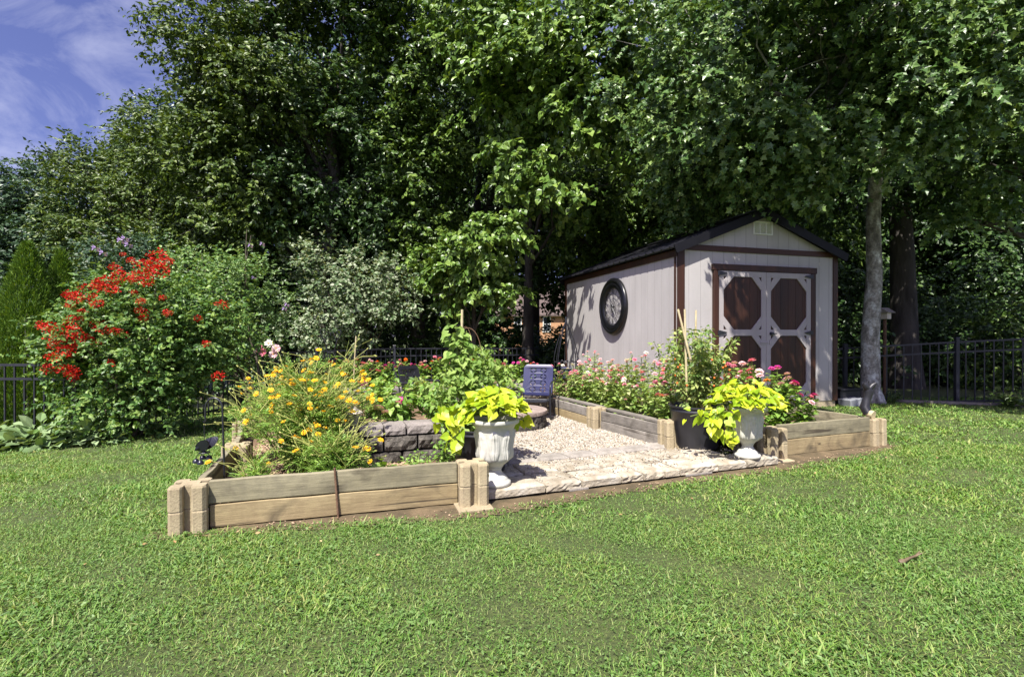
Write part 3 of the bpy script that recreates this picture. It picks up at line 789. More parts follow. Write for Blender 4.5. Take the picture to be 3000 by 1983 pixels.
cuts = [0, .165, .275, .40, .475, .55, .605, .75, .865, 1.0]
smooth_front = (0, 2, 5, 7)
for i in range(9):
    a, b = sp(cuts[i] + .0024, 0), sp(cuts[i + 1] - .0024, 0)
    stone_slab('limestone_slab', a, b, 0.29 + 0.04 * math.sin(i * 2.1), 0.022, 0.062 + .005 * math.sin(i * 3.3), 'limestone',
               ('sawn-faced' if i in smooth_front else 'rough split') + f' limestone slab, {ORD[i]} of the step front row counted from the urn of the long board', 'limestone slabs of the step', 'stone slab', 20 + i, 0.003 if i in smooth_front else 0.010)
cuts2 = [0.02, .16, .27, .41, .53, .64, .76, .88]
for i in range(7):
    a, b = sp(cuts2[i] + .003, 0.345 + 0.02 * math.sin(i * 1.7)), sp(cuts2[i + 1] - .003, 0.345 + 0.02 * math.sin(i * 1.7 + 1))
    stone_slab('limestone_slab', a, b, 0.27 + 0.03 * math.sin(i * 1.9), 0.012 + 0.004 * (i % 2), 0.066, 'limestone',
               f'flat weathered limestone slab, {ORD[i]} of the second row behind the step front, counted from the pale urn', 'limestone slabs of the step', 'stone slab', 50 + i, 0.006)
for i in range(8):
    w = 0.118
    a, b = sp(0.05 + i * w * .93, 0.69 + .012 * i * .5), sp(0.05 + (i + .95) * w * .93, 0.69 + .012 * i * .5)
    stone_slab('edging_paver', a, b, 0.20, 0.02, 0.060, 'paver', f'grey edging paver between slabs and gravel, {ORD[i]} in its row from the pale urn', 'grey pavers edging the gravel', 'paver', 80 + i, 0.003)
for i, (x, y, w, rz) in enumerate(((0.50, 3.80, .18, .4), (1.55, 4.22, .30, .40))):
    o = MB().prism([(-w / 2, -.010), (w * .4, -.014), (w / 2, .02), (w * .1, .03), (-w * .45, .03)], 0, 0.014, 0.003).build('stone_shim', MT['paver'])
    o.location = (x, y, 0.010); o.rotation_euler = (0, 0, rz)
    tag(o, ['short thin stone shim below the third front slab', 'long flat stone shim under the step toward the far urn'][i], 'stone flake')

tag(pebbles('stray_gravel', [(-0.1, 4.0), (0.2, 3.75), (2.1, 4.5), (2.3, 4.85), (1.9, 5.0), (-0.1, 4.2)], 0.086, 700, 0.004, 0.010, MT['pebble']), 'stray pea gravel spilled over the slabs and pavers', 'gravel', kind='stuff')
nl = 260
lx_ = RNG.uniform(-2.3, 4.2, nl); ly_ = 2.95 + .40 * (lx_ + 2.2) + RNG.normal(size=nl) * .35
kk = ~in_poly(lx_, ly_, GARDEN); lx_, ly_ = lx_[kk], ly_[kk]
MT['litter'] = islmat('leaf_litter', [(0.30, 0.20, 0.08), (0.20, 0.12, 0.05), (0.42, 0.33, 0.16), (0.34, 0.15, 0.05)])
tag(leaf_mesh('leaf_litter', [(np.stack([lx_, ly_, np.full(len(lx_), .018)], -1), rdir(len(lx_)) * np.array([1, 1, .2]), np.tile([[0, 0, 1.0]], (len(lx_), 1)) + RNG.normal(size=(len(lx_), 3)) * .4, RNG.uniform(.012, .03, len(lx_)), T_OVAL)], MT['litter']), 'dry fallen leaves along the garden edge', 'leaf litter', kind='stuff')

# ------------------------------------------------------------------ shed
SRZ = math.atan2(430, 1500)
SH = thing('garden_shed', 'grey wooden garden shed with brown double doors and black metal roof', 'shed', (2.442, 7.585, 0), SRZ)
W, L = 3.0, 4.37
EZ, RZ = 2.44, 3.03
mb = MB()
prof = [(0, 0.10), (W, 0.10), (W, EZ), (W / 2, RZ), (0, EZ)]
vs = [(x, 0, z) for x, z in prof] + [(x, L, z) for x, z in prof]
mb.add(vs, [(0, 1, 2, 3, 4), (9, 8, 7, 6, 5), (0, 4, 9, 5), (1, 6, 7, 2), (4, 3, 8, 9), (3, 2, 7, 8), (0, 5, 6, 1)])
mb.build('wall', MT['siding'], SH)
MB().box((W / 2, L / 2, 0.05), (W - .02, L - .02, 0.10)).build('foundation', MT['tan_concrete'], SH)
# roof: two ribbed sheets and a rake cover
rf = MB()
ov, fo = 0.10, 0.10
sl = (RZ - EZ) / (W / 2); ang = math.atan(sl); rl = (W / 2 + ov) / math.cos(ang)
for side in (-1, 1):
    def rp(u, y, h):  # u along the slope from the ridge, h above the sheet
        x = W / 2 + side * (u * math.cos(ang) + h * math.sin(ang)); z = RZ + 0.035 - u * math.sin(ang) + h * math.cos(ang)
        return (x, y, z)
    def slab(u0, u1, y0, y1, h0, h1):
        q = [rp(u, y, h) for u in (u0, u1) for y in (y0, y1) for h in (h0, h1)]
        rf.add(q, [(0, 1, 3, 2), (4, 6, 7, 5), (0, 4, 5, 1), (2, 3, 7, 6), (0, 2, 6, 4), (1, 5, 7, 3)])
    slab(0, rl, -fo, L + fo, 0.0, 0.022)
    nrib = 20
    for i in range(nrib + 1):
        y = -fo + 0.12 + (L + 2 * fo - 0.16) * i / nrib
        slab(0.02, rl + 0.004, y - .016, y + .016, 0.0225, 0.044)
rf.box((W / 2, L / 2, RZ + 0.088), (0.16, L + 2 * fo + .02, 0.02))
roof = rf.build('roof', MT['roof_metal'], SH)
for side in (-1, 1):
    for y in (-fo - .012, L + fo + .012):
        rk = MB()
        def rp2(u, h): return (W / 2 + side * (u * math.cos(ang) + h * math.sin(ang)), RZ + 0.035 - u * math.sin(ang) + h * math.cos(ang))
        q = [rp2(0, -.075), rp2(rl + .008, -.075), rp2(rl + .008, .052), rp2(0, .052)]
        if side < 0: q = q[::-1]
        rk.add([(x, y + d, z) for d in (-.012, .012) for x, z in q], [(0, 1, 2, 3), (7, 6, 5, 4), (0, 4, 5, 1), (1, 5, 6, 2), (2, 6, 7, 3), (3, 7, 4, 0)])
        rk.build('rake_trim', MT['rake_metal'], roof)
# brown trim
T = 0.022
def trim(c, s, mat='brown_stain'): return MB().box(c, s).build('trim_board', MT[mat], SH, bevel=0.003)
trim((W / 2, -T / 2 - .001, 2.475), (W + .04, T, 0.085), 'brown_stain_h')
for x in (0.06, W - 0.035): trim((x, -T / 2 - .001, (0.10 + 2.432) / 2), (0.12 if x < 1 else 0.09, T, 2.332))
trim((-T / 2 - .001, 0.030, (0.10 + 2.33) / 2), (T, 0.03, 2.23)); trim((-T / 2 - .001, L - 0.04, (0.10 + 2.33) / 2), (T, 0.08, 2.23))
trim((-T / 2 - .002, L / 2, 2.385), (T, L + .02, 0.105), 'brown_stain'); trim((W + T / 2 + .002, L / 2, 2.385), (T, L, 0.105))
trim((W + T / 2 + .001, 0.045, 1.22), (T, 0.09, 2.2))
# door casing
DX0, DX1, DZ0, DZ1 = 0.70, 2.44, 0.12, 2.15
cas = MB()
cas.box((DX0 - .045, -.026, (DZ0 + DZ1) / 2), (.088, .05, DZ1 - DZ0)); cas.box((DX1 + .045, -.026, (DZ0 + DZ1) / 2), (.088, .05, DZ1 - DZ0))
cas.box(((DX0 + DX1) / 2, -.028, DZ1 + .047), (DX1 - DX0 + .22, .054, .092))
cas.build('door_frame', MT['brown_stain'], SH, bevel=0.003)
DW = (DX1 - DX0) / 2 - .004; DH = DZ1 - DZ0 - .01
def door(x0, hinge_left):
    def lx(x): return x0 + x
    pan = MB()
    nb = 6
    for i in range(nb):
        pan.box((lx(DW * (i + .5) / nb), -.012, DZ0 + DH / 2 + .005), (DW / nb - .004, .018, DH - .02))
    dr = pan.build('door', MT['brown_stain'], SH)
    f = MB(); y = -.031; th = .02; bw = .085
    f.box((lx(bw / 2), y, DZ0 + DH / 2 + .005), (bw, th, DH)); f.box((lx(DW - bw / 2), y, DZ0 + DH / 2 + .005), (bw, th, DH))
    zs = [DZ0 + .005 + bw / 2, 1.205, DZ1 - .005 - bw / 2]
    for z in zs: f.box((lx(DW / 2), y, z), (DW - 2 * bw, th, bw if z != 1.205 else .095))
    for (za, zb) in ((zs[0] + bw / 2, 1.205 - .0475), (1.205 + .0475, zs[2] - bw / 2)):
        for sx_, xa in ((1, bw), (-1, DW - bw)):
            for sz_, zc in ((1, za), (-1, zb)):
                o1, i1 = .055, .185
                q = [(xa + sx_ * o1, zc), (xa + sx_ * i1, zc), (xa, zc + sz_ * (i1 + .02)), (xa, zc + sz_ * (o1 + .015))]
                if sx_ * sz_ < 0: q = q[::-1]
                f.add([(lx(px_), y + d, pz_) for d in (-.0105, .0105) for px_, pz_ in q], [(0, 1, 2, 3), (7, 6, 5, 4), (0, 4, 5, 1), (1, 5, 6, 2), (2, 6, 7, 3), (3, 7, 4, 0)])
    f.build('door_trim', MT['grey_paint'], dr, bevel=0.002)
    for z in (zs[0], 1.205, zs[2]):
        s = 1 if hinge_left else -1; hx = 0 if hinge_left else DW
        h = MB()
        q = [(hx - s * .03, z - .035), (hx + s * .0, z - .035), (hx + s * .13, z - .008), (hx + s * .13, z + .008), (hx, z + .035), (hx - s * .03, z + .035)]
        if s < 0: q = q[::-1]
        n = len(q)
        h.add([(lx(a), -.0425 - d - .012, c) for d in (0, .006) for a, c in q], [tuple(range(n)), tuple(reversed(range(n, 2 * n)))] + [(i, (i + 1) % n, n + (i + 1) % n, n + i) for i in range(n)])
        h.build('hinge', MT['black_metal'], dr)
    return dr
d1 = door(DX0 + .001, True); d2 = door((DX0 + DX1) / 2 + .003, False)
hd = MB(); cxd = (DX0 + DX1) / 2 + .09
hd.lathe([(0.0, -.085), (.022, -.083), (.026, -.07), (.012, -.062), (.012, -.045), (.03, -.043), (.03, -.040)], 14, (cxd, 0, 1.19), axis='Y')
hd.box((cxd + .035, -.075, 1.19), (.09, .014, .016))
hd.build('handle', MT['black_metal'], d2, smooth=True)
lt = MB(); lt.box((DX0 + DW - .05, -.046, 1.05), (.13, .008, .05)); lt.tube([(DX0 + DW - .10, -.054, 1.05), (DX0 + DW + .04, -.054, 1.05)], .006, 8)
lt.build('latch', MT['grey_paint'], d1)
lk = MB(); lk.box((cxd - .02, -.047, 1.055), (.03, .012, .06)); lk.build('lock', MT['grey_paint'], d2)
# gable vent
vt = MB(); vx, vz, vw, vh = 1.53, 2.835, 0.36, 0.205
vt.box((vx, -.010, vz + vh / 2 - .008), (vw, .02, .016)); vt.box((vx, -.010, vz - vh / 2 + .008), (vw, .02, .016))
for x in (-vw / 2 + .008, -vw / 6, vw / 6, vw / 2 - .008): vt.box((vx + x, -.0105, vz), (.016, .021, vh - .032))
for i in range(11):
    z = vz - vh / 2 + .022 + i * (vh - .044) / 10
    vt.box((vx, -.009, z), (vw - .03, .014, .003), M=Matrix.Rotation(R(-38), 3, 'X'))
vent = vt.build('vent', MT['white_plastic'], SH)
MB().box((vx, -.0025, vz), (vw - .02, .003, vh - .02)).build('vent_screen', MT['black_plastic'], vent)

# ------------------------------------------------------------------ wall clock on the side of the shed
CL = thing('wall_clock', 'large round black iron wall clock hung on the side of the shed', 'clock', (0, 0, 0))
cpos = Matrix.Translation((2.442, 7.585, 0)) @ Matrix.Rotation(SRZ, 4, 'Z') @ Vector((-0.035, 1.97, 1.70))
CL.location = cpos; CL.rotation_euler = (0, 0, SRZ - math.pi / 2)      # local -Y faces away from the wall
rm = MB(); RO, RI = 0.525, 0.345
pf = []
for i in range(25):
    t = i / 24; r = RI + (RO - RI) * t
    z = -(0.028 * math.sin(math.pi * t) ** 0.6 + 0.012 * math.sin(math.pi * min(1, max(0, (t - .55) / .45))) - 0.010 * math.exp(-((t - .5) / .07) ** 2)) - .0
    pf.append((r, z - .012))
pf += [(RO, .022), (RI, .022), pf[0]]
rm.lathe(pf, 72, axis='Y')
rm.build('rim', MT['clock_iron'], CL, smooth=True)
dl = MB()
def circ(r, y=-.004, n=48, cx=0, cz=0): return [(cx + r * math.cos(2 * math.pi * i / n), y, cz + r * math.sin(2 * math.pi * i / n)) for i in range(n + 1)]
for r in (0.335, 0.235, 0.10): dl.tube(circ(r), .0032, 6, False)
for k in range(12):
    a = k * math.pi / 6
    dl.tube([(0.03 * math.cos(a), -.004, .03 * math.sin(a)), (.235 * math.cos(a), -.004, .235 * math.sin(a))], 0.0019, 5)
    c = (0.135 * math.cos(a), 0.135 * math.sin(a))
    pts = []
    for i in range(25):
        t = 2 * math.pi * i / 24
        u, w = .08 * math.cos(t), .034 * math.sin(t)
        pts.append((c[0] + u * math.cos(a) - w * math.sin(a), -.004, c[1] + u * math.sin(a) + w * math.cos(a)))
    dl.tube(pts, .0020, 5, False)
dl.build('lattice', MT['black_metal'], CL, smooth=True)
NUM = {1: 'I', 2: 'II', 3: 'III', 4: 'IV', 5: 'V', 6: 'VI', 7: 'VII', 8: 'VIII', 9: 'IX', 10: 'X', 11: 'XI', 12: 'XII'}
GW = {'I': .018, 'V': .045, 'X': .045}
for h, s in NUM.items():
    nm = MB()
    a = math.pi / 2 + h * math.pi / 6            # seen from local -Y, +X runs to the right once mirrored below
    tot = sum(GW[c] for c in s); x = -tot / 2
    for c in s:
        w = GW[c]; st = {'I': [((.5, 0), (.5, 1))], 'V': [((.1, 1), (.5, 0)), ((.9, 1), (.5, 0))], 'X': [((.1, 0), (.9, 1)), ((.9, 0), (.1, 1))]}[c]
        for (p, q) in st:
            pts = []
            for (gx, gy) in (p, q):
                lx, r = x + gx * w, 0.243 + gy * 0.085
                th = math.pi / 2 - h * math.pi / 6
                pts.append((r * math.cos(th) + lx * math.sin(th), -.006, r * math.sin(th) - lx * math.cos(th)))
            nm.tube(pts, .0040, 5)
        x += w
    nm.build('numeral', MT['clock_iron'], CL)
hb = MB(); hb.lathe([(0, -.03), (.03, -.028), (.04, -.012), (.04, .0)], 20, axis='Y')
hb.build('hub', MT['black_metal'], CL, smooth=True)
for ang_, ln in ((math.pi / 2 + .5, .13), (math.pi / 2 - 2.5, .19)):
    MB().tube([(0, -.024, 0), (ln * math.cos(ang_), -.024, ln * math.sin(ang_))], [.007, .003], 5).build('hand', MT['black_metal'], CL)

# ------------------------------------------------------------------ urns and pots
def acanthus(t, z, r):
    if not (0.19 < z < 0.40): return 0
    k = 8; ph = (t * k / (2 * math.pi)) % 1.0 - .5
    h = (z - 0.19) / 0.21
    wid = 0.46 * math.sin(math.pi * min(1, h * .78 + .14)) ** .8
    e = max(0, 1 - (abs(ph) / max(wid, .02)) ** 3)
    rib = 0.5 + 0.5 * math.cos(ph * 46 + h * 7 * (1 if ph > 0 else -1))
    tip = 1.0 if h < .8 else max(0, 1 - (h - .8) / .2)
    return (0.0075 * e + 0.0035 * e * rib + (.006 * max(0, 1 - abs(ph) / .06) if h < .95 else 0)) * (0.35 + .65 * tip) + (0.004 * max(0, math.sin(h * 9)) * e)
def urn(label, x, y, z, s=1.0):
    t = thing('garden_urn', label, 'urn', (x, y, z), 0.4, 'pale resin urns on the step')
    MB().lathe([(0, 0), (.108, 0), (.116, .008), (.118, .022), (.112, .034), (.098, .040), (.094, .048), (.092, .054), (.080, .066), (.060, .082), (.050, .098), (.047, .112), (.052, .118), (.056, .126), (.052, .134)], 64).build('foot', MT['urn_resin'], t, smooth=True)
    pr = [(.052, .130), (.064, .138), (.066, .146), (.080, .156), (.104, .176), (.116, .198)]
    pr += [(.116 + .020 * ((i / 26) ** 1.1), .198 + .205 * i / 26) for i in range(1, 27)]
    pr += [(.140, .412), (.147, .428), (.158, .440), (.170, .447), (.176, .452), (.178, .464), (.176, .474), (.168, .478), (.156, .474), (.150, .455), (.0, .44)]
    MB().lathe(pr, 192, fn=acanthus).build('bowl', MT['urn_resin'], t, smooth=True)
    t.scale = (s, s, s)
    return t
UL = (-0.125, 3.69); UR = (2.085, 4.53)
urn('pale stone-look urn beside the end of the long front board', UL[0], UL[1], 0.082, 1.0)
urn('pale stone-look urn in front of the big black pot', UR[0], UR[1], 0.082, 0.93)
def pot(label, x, y, z, r0, r1, h):
    t = thing('nursery_pot', label, 'plant pot', (x, y, z), 0, 'black nursery pots')
    MB().lathe([(0, 0), (r0, 0), (r0 + (r1 - r0) * .5, h * .5), (r1 * .985, h * .86), (r1 * 1.01, h * .87), (r1 * 1.01, h * .90), (r1 * .995, h * .91), (r1, h * .96), (r1 * 1.05, h * .965), (r1 * 1.06, h * .98), (r1 * 1.05, h), (r1 * .98, h), (r1 * .95, h * .9), (r0 * .8, h * .6)], 56).build('body', MT['black_plastic'], t, smooth=True)
    MB().lathe([(0, h * .88), (r1 * .96, h * .88)], 40).build('soil', MT['soil'], t)
    return t
PR = (1.81, 5.03); PL = (-0.25, 4.14)
pot('big black plastic pot holding the staked tomato plant', PR[0], PR[1], 0.072, 0.20, 0.250, 0.405)
pot('black plastic pot hidden behind the urn by the long board', PL[0], PL[1], 0.06, 0.19, 0.225, 0.36)

# ------------------------------------------------------------------ fire pit
fp = thing('fire_pit', 'round stone fire pit in the middle of the gravel', 'fire pit', (-0.02, 6.28, 0.045))
def ring_course(mb, r0, r1, z0, z1, n, off, jag, gap=.012):
    for k in range(n):
        a0 = 2 * math.pi * (k + off) / n + gap / r1 / 2; a1 = 2 * math.pi * (k + 1 + off) / n - gap / r1 / 2
        m = 6; vs = []; nzz = 3
        for j in range(nzz + 1):
            z = z0 + (z1 - z0) * j / nzz
            for i in range(m + 1):
                a = a0 + (a1 - a0) * i / m
                bulge = jag * (1.2 * math.sin(math.pi * i / m) ** .5 * math.sin(math.pi * (j + .3) / (nzz + .6)) ** .5 + random.uniform(-.5, .5) * .6)
                vs.append(((r1 + bulge) * math.cos(a), (r1 + bulge) * math.sin(a), z))
            for i in range(m + 1):
                a = a0 + (a1 - a0) * i / m
                vs.append((r0 * math.cos(a), r0 * math.sin(a), z))
        w = 2 * (m + 1); fs = []
        for j in range(nzz):
            for i in range(m):
                fs.append((j * w + i, j * w + i + 1, (j + 1) * w + i + 1, (j + 1) * w + i))
                b = j * w + m + 1
                fs.append((b + i + 1, b + i, b + w + i, b + w + i + 1))
            fs.append((j * w, (j + 1) * w, (j + 1) * w + m + 1, j * w + m + 1))
            fs.append((j * w + m, j * w + 2 * m + 1, (j + 1) * w + 2 * m + 1, (j + 1) * w + m))
        for i in range(m):
            fs.append((nzz * w + i, nzz * w + i + 1, nzz * w + m + 2 + i, nzz * w + m + 1 + i))
        mb.add(vs, fs)
mb = MB(); ring_course(mb, .28, .435, 0, .085, 18, 0, .014); mb.build('lower_course', MT['grey_stone'], fp)
mb = MB(); ring_course(mb, .28, .430, .088, .168, 18, .5, .014); mb.build('upper_course', MT['grey_stone'], fp)
mb = MB(); ring_course(mb, .27, .448, .171, .213, 14, .2, .004); mb.build('cap', MT['pit_cap'], fp)
MB().lathe([(0, .03), (.30, .03)], 30).build('ash', MT['soil'], fp)

# ------------------------------------------------------------------ retaining walls of split-face stones
def wall_stone(mb, x0, x1, d, z0, z1, jag, seed):
    rnd = np.random.default_rng(seed)
    nx, nz, ny = max(3, int((x1 - x0) / .03)), max(2, int((z1 - z0) / .03)), 3
    vs, fs, idx = [], [], {}
    def vid(i, j, k):
        q = (i, j, k)
        if q in idx: return idx[q]
        u, v = i / nx, k / nz
        ed = min(u, 1 - u) * nx; ez = min(v, 1 - v) * nz
        out = 0
        if j == 0: out = -jag * (min(1, .35 + ed * .5) * min(1, .35 + ez * .6)) + rnd.normal() * jag * .3
        e = .006
        x = x0 + (x1 - x0) * u; z = z0 + (z1 - z0) * v
        if j == 0:
            x += e * (1 if i == 0 else -1 if i == nx else 0); z += e * (1 if k == 0 else -1 if k == nz else 0)
        idx[q] = len(vs); vs.append((x, d * j / ny + out, z)); return idx[q]
    for i in range(nx):
        for k in range(nz):
            fs.append((vid(i, 0, k), vid(i + 1, 0, k), vid(i + 1, 0, k + 1), vid(i, 0, k + 1)))
            fs.append((vid(i + 1, ny, k), vid(i, ny, k), vid(i, ny, k + 1), vid(i + 1, ny, k + 1)))
        for j in range(ny): fs.append((vid(i, j, nz), vid(i + 1, j, nz), vid(i + 1, j + 1, nz), vid(i, j + 1, nz)))
    for k in range(nz):
        for j in range(ny):
            fs.append((vid(0, j + 1, k), vid(0, j, k), vid(0, j, k + 1), vid(0, j + 1, k + 1)))
            fs.append((vid(nx, j, k), vid(nx, j + 1, k), vid(nx, j + 1, k + 1), vid(nx, j, k + 1)))
    return mb.add(vs, fs)
def stone_wall(label, a, b, courses, seed, z0):
    a, b = Vector((a[0], a[1])), Vector((b[0], b[1])); d = b - a; Lw = d.length
    t = thing('retaining_wall', label, 'stone wall', (a.x, a.y, z0), math.atan2(d.y, d.x))
    rnd = random.Random(seed)
    for (zz0, zz1, w, jag, mat, nm, off, dep) in courses:
        x = -off
        while x < Lw - .02:
            ww = w * rnd.uniform(.8, 1.2); x1 = min(x + ww, Lw)
            if Lw - x1 < w * .35: x1 = Lw
            mb = MB(); wall_stone(mb, max(x, 0) + .003, x1 - .003, dep, zz0 + .002, zz1 - .002, jag, rnd.randint(0, 9999))
            o = mb.build(nm, MT[mat], t, smooth=False)
            x = x1
    return t
C3 = [(0, .118, .34, .022, 'grey_stone', 'wall_stone', .10, .20), (.120, .242, .30, .022, 'grey_stone', 'wall_stone', .0, .20), (.244, .325, .20, .012, 'cap_stone', 'cap_stone', .05, .25)]
WA, WB = (-1.36, 4.00), (-0.43, 4.33)
stone_wall('dark split-face stone wall with grey caps rising behind the cosmos', WA, WB, C3, 3, 0.10)
stone_wall('stone wall running back from the lantern, mostly behind the cosmos', (-2.28, 6.15), (-1.42, 4.16), C3, 5, 0.10)
C2 = [(0, .16, .30, .02, 'grey_stone', 'wall_stone', .1, .2), (.162, .24, .42, .012, 'grey_stone', 'wall_stone', 0, .2), (.242, .33, .36, .006, 'cap_stone', 'cap_stone', .2, .24)]
stone_wall('low grey stone wall at the back behind both chairs', (-2.55, 7.40), (0.45, 8.30), C2, 8, 0.05)
sheet('bed_soil', [(-1.40, 4.18), (-0.46, 4.5), (-0.75, 5.5), (-1.7, 7.0), (-2.3, 6.2)], 0.33, MT['soil'], res=0.07, amp=0.012, seed=9)

# ------------------------------------------------------------------ metal lawn chairs
def curve_plate(name, outer, holes, ext, mat, parent, bev=0.002):
    cu = bpy.data.curves.new(name, 'CURVE'); cu.dimensions = '2D'; cu.fill_mode = 'BOTH'; cu.extrude = ext; cu.bevel_depth = bev; cu.bevel_resolution = 0
    for pts in [outer] + holes:
        s = cu.splines.new('POLY'); s.points.add(len(pts) - 1); s.use_cyclic_u = True
        for p, q in zip(s.points, pts): p.co = (q[0], q[1], 0, 1)
    tmp = bpy.data.objects.new(name, cu); COL.objects.link(tmp)
    dg = bpy.context.evaluated_depsgraph_get(); me = bpy.data.meshes.new_from_object(tmp.evaluated_get(dg))
    bpy.data.objects.remove(tmp); bpy.data.curves.remove(cu)
    me.materials.clear(); me.materials.append(mat)
    for p in me.polygons: p.use_smooth = False
    o = bpy.data.objects.new(name, me)
    return link(o, parent)
def rrect(w, h, r, n=6, cx=0, cy=0):
    pts = []
    for (sx, sy, a0) in ((1, 1, 0), (-1, 1, 90), (-1, -1, 180), (1, -1, 270)):
        for i in range(n + 1):
            a = R(a0 + 90 * i / n); pts.append((cx + sx * (w / 2 - r) + r * math.cos(a), cy + sy * (h / 2 - r) + r * math.sin(a)))
    return pts
def chair(label, loc, rz, mat):
    t = thing('lawn_chair', label, 'chair', loc, rz, 'pierced metal lawn chairs')
    # chair faces local -Y
    Wb, Hb = 0.475, 0.50
    holes = []
    cw, chh = .155, .098
    for ix in (-1, 1):
        for iy in range(4):
            cx, cy = ix * .082, (iy - 1.5) * .103
            for k in range(4):
                a = R(45 + 90 * k); r1, r2 = .040, .058
                # a bowed slot facing each corner of the cell
                pts = []
                for i in range(9):
                    q = -1 + 2 * i / 8; pts.append((q * .033, .013 * (1 - q * q)))
                for i in range(9):
                    q = 1 - 2 * i / 8; pts.append((q * .033, -.008 * (1 - q * q)))
                ca, sa = math.cos(a - math.pi / 2), math.sin(a - math.pi / 2)
                pts = [(cx + (p[0] * ca - (p[1] + .036) * sa) * 1.10, cy + (p[0] * sa + (p[1] + .036) * ca) * .86) for p in pts]
                holes.append(pts)
    bk = curve_plate('backrest', rrect(Wb, Hb, .07), holes, .003, MT[mat], t, .004)
    bk.rotation_euler = (R(90 - 16), 0, 0); bk.location = (0, .235, .565)
    # slight dish
    for v in bk.data.vertices: v.co.z += 0.3 * v.co.x ** 2
    st = MB(); n = 12
    vs = []
    for i in range(n + 1):
        q = i / n; y = -.27 + .50 * q
        z = .325 - .05 * q + .018 * math.sin(q * 3.14) * -1 - (.035 * max(0, (.12 - q) / .12) ** 2)
        for j in range(9):
            x = -.235 + .47 * j / 8; vs.append((x, y, z + .25 * (x * x) - .01)); 
    fs = [(i * 9 + j, i * 9 + j + 1, (i + 1) * 9 + j + 1, (i + 1) * 9 + j) for i in range(n) for j in range(8)]
    lo = [(x, y, z - .012) for x, y, z in vs]; N = len(vs)
    fs += [(N + f[3], N + f[2], N + f[1], N + f[0]) for f in fs]
    for i in range(n):
        for j, s in ((0, 0), (8, 1)):
            a, b2 = i * 9 + j, (i + 1) * 9 + j
            fs.append((a, b2, N + b2, N + a))
    for j in range(8):
        for i in (0, n): a, b2 = i * 9 + j, i * 9 + j + 1; fs.append((a, b2, N + b2, N + a))
    st.add(vs + lo, fs); st.build('seat', MT['black_metal'], t, smooth=True)
    t.scale = (.87, .87, .87)
    for s in (-1, 1):
        x = s * .285
        ctl = [(s * .20, .315, .66), (s * .27, .28, .62), (x, .20, .575), (x, .05, .575), (x, -.14, .57), (x, -.245, .545), (x, -.285, .48), (x, -.28, .36), (x, -.27, .10), (x, -.25, .03), (x, -.18, .014), (x, .0, .013), (x, .26, .013)]
        pts = []
        for i in range(len(ctl) - 1):
            p0, p1, p2, p3 = [Vector(ctl[max(0, min(len(ctl) - 1, i + d))]) for d in (-1, 0, 1, 2)]
            for k in range(5):
                u = k / 5; pts.append(.5 * ((2 * p1) + (p2 - p0) * u + (2 * p0 - 5 * p1 + 4 * p2 - p3) * u * u + (3 * p1 - p0 - 3 * p2 + p3) * u ** 3))
        pts.append(Vector(ctl[-1]))
        MB().tube(pts, .0135, 10).build('arm', MT['black_metal'], t, smooth=True)
    f = MB()
    for s in (-1, 1):
        f.tube([(s * .22, .33, .72), (s * .225, .24, .40), (s * .235, .20, .285), (s * .235, -.22, .305), (s * .25, -.268, .30), (s * .285, -.275, .30)], .011, 8)
    f.tube([(-.285, .24, .014), (.285, .24, .014)], .011, 8); f.tube([(-.235, .10, .27), (.235, .10, .27)], .010, 8)
    for s in (-1, 1): f.tube([(s * .232, .12, .275), (s * .275, .22, .014)], .011, 8)
    f.build('frame', MT['black_metal'], t, smooth=True)
    return t
chair('navy blue pierced metal lawn chair facing the fire pit', (0.315, 6.93, 0.05), R(-14), 'navy_metal')
chair('black metal lawn chair half hidden by plants beside the bean vine', (-1.18, 6.75, 0.05), R(62), 'black_metal')

# ------------------------------------------------------------------ obelisk, lantern, figurine, hooks, chime
ob = thing('obelisk_trellis', 'black wire obelisk trellis with a dark box beside the shed corner', 'trellis', (0.95, 9.0, 0.1))
w = MB()
for k in range(8):
    a = k * math.pi / 4; pts = []
    for i in range(15):
        u = i / 14; z = 1.30 * u
        r = .205 if u < .45 else (.205 * (1 - ((u - .45) / .55) ** 1.6) + .012)
        pts.append((r * math.cos(a), r * math.sin(a), z))
    w.tube(pts, .0065, 5)
for z in (.25, .60): w.tube([(.207 * math.cos(2 * math.pi * i / 28), .207 * math.sin(2 * math.pi * i / 28), z) for i in range(29)], .0065, 5, False)
w.build('frame', MT['black_metal'], ob)
MB().lathe([(0, 1.27), (.022, 1.27), (.024, 1.30), (.018, 1.33), (.022, 1.36), (.02, 1.39), (0, 1.395)], 12).build('finial', MT['black_metal'], ob, smooth=True)
bx = MB().box((0, 0, .40), (.17, .17, .16)); bx.prism([(-.10, -.10), (.10, -.10), (.10, .10), (-.10, .10)], .482, .51, .02)
bx.build('feeder_box', MT['navy_metal'], ob, bevel=.004)
for k in range(3): MB().lathe([(0, -.02), (.014, -.014), (.02, 0), (.014, .014), (0, .02)], 10, (.09 * (k - 1), -.207, .63)).build('ball', MT['black_metal'], ob, smooth=True)

ln = thing('garden_lantern', 'small glass garden lantern with a cream lid on the stone wall', 'lantern', (-1.275, 4.13, 0.428))
MB().lathe([(0, 0), (.030, 0), (.034, .008), (.034, .02), (.045, .06), (.052, .098), (.050, .10), (.0, .10)], 24).build('glass_body', MT['lamp_glass'], ln, smooth=True)
MB().lathe([(.0, .100), (.066, .100), (.069, .104), (.064, .112), (.042, .128), (.026, .136), (.020, .142), (.017, .150), (0, .153)], 28).build('lid', MT['cream_ceramic'], ln, smooth=True)
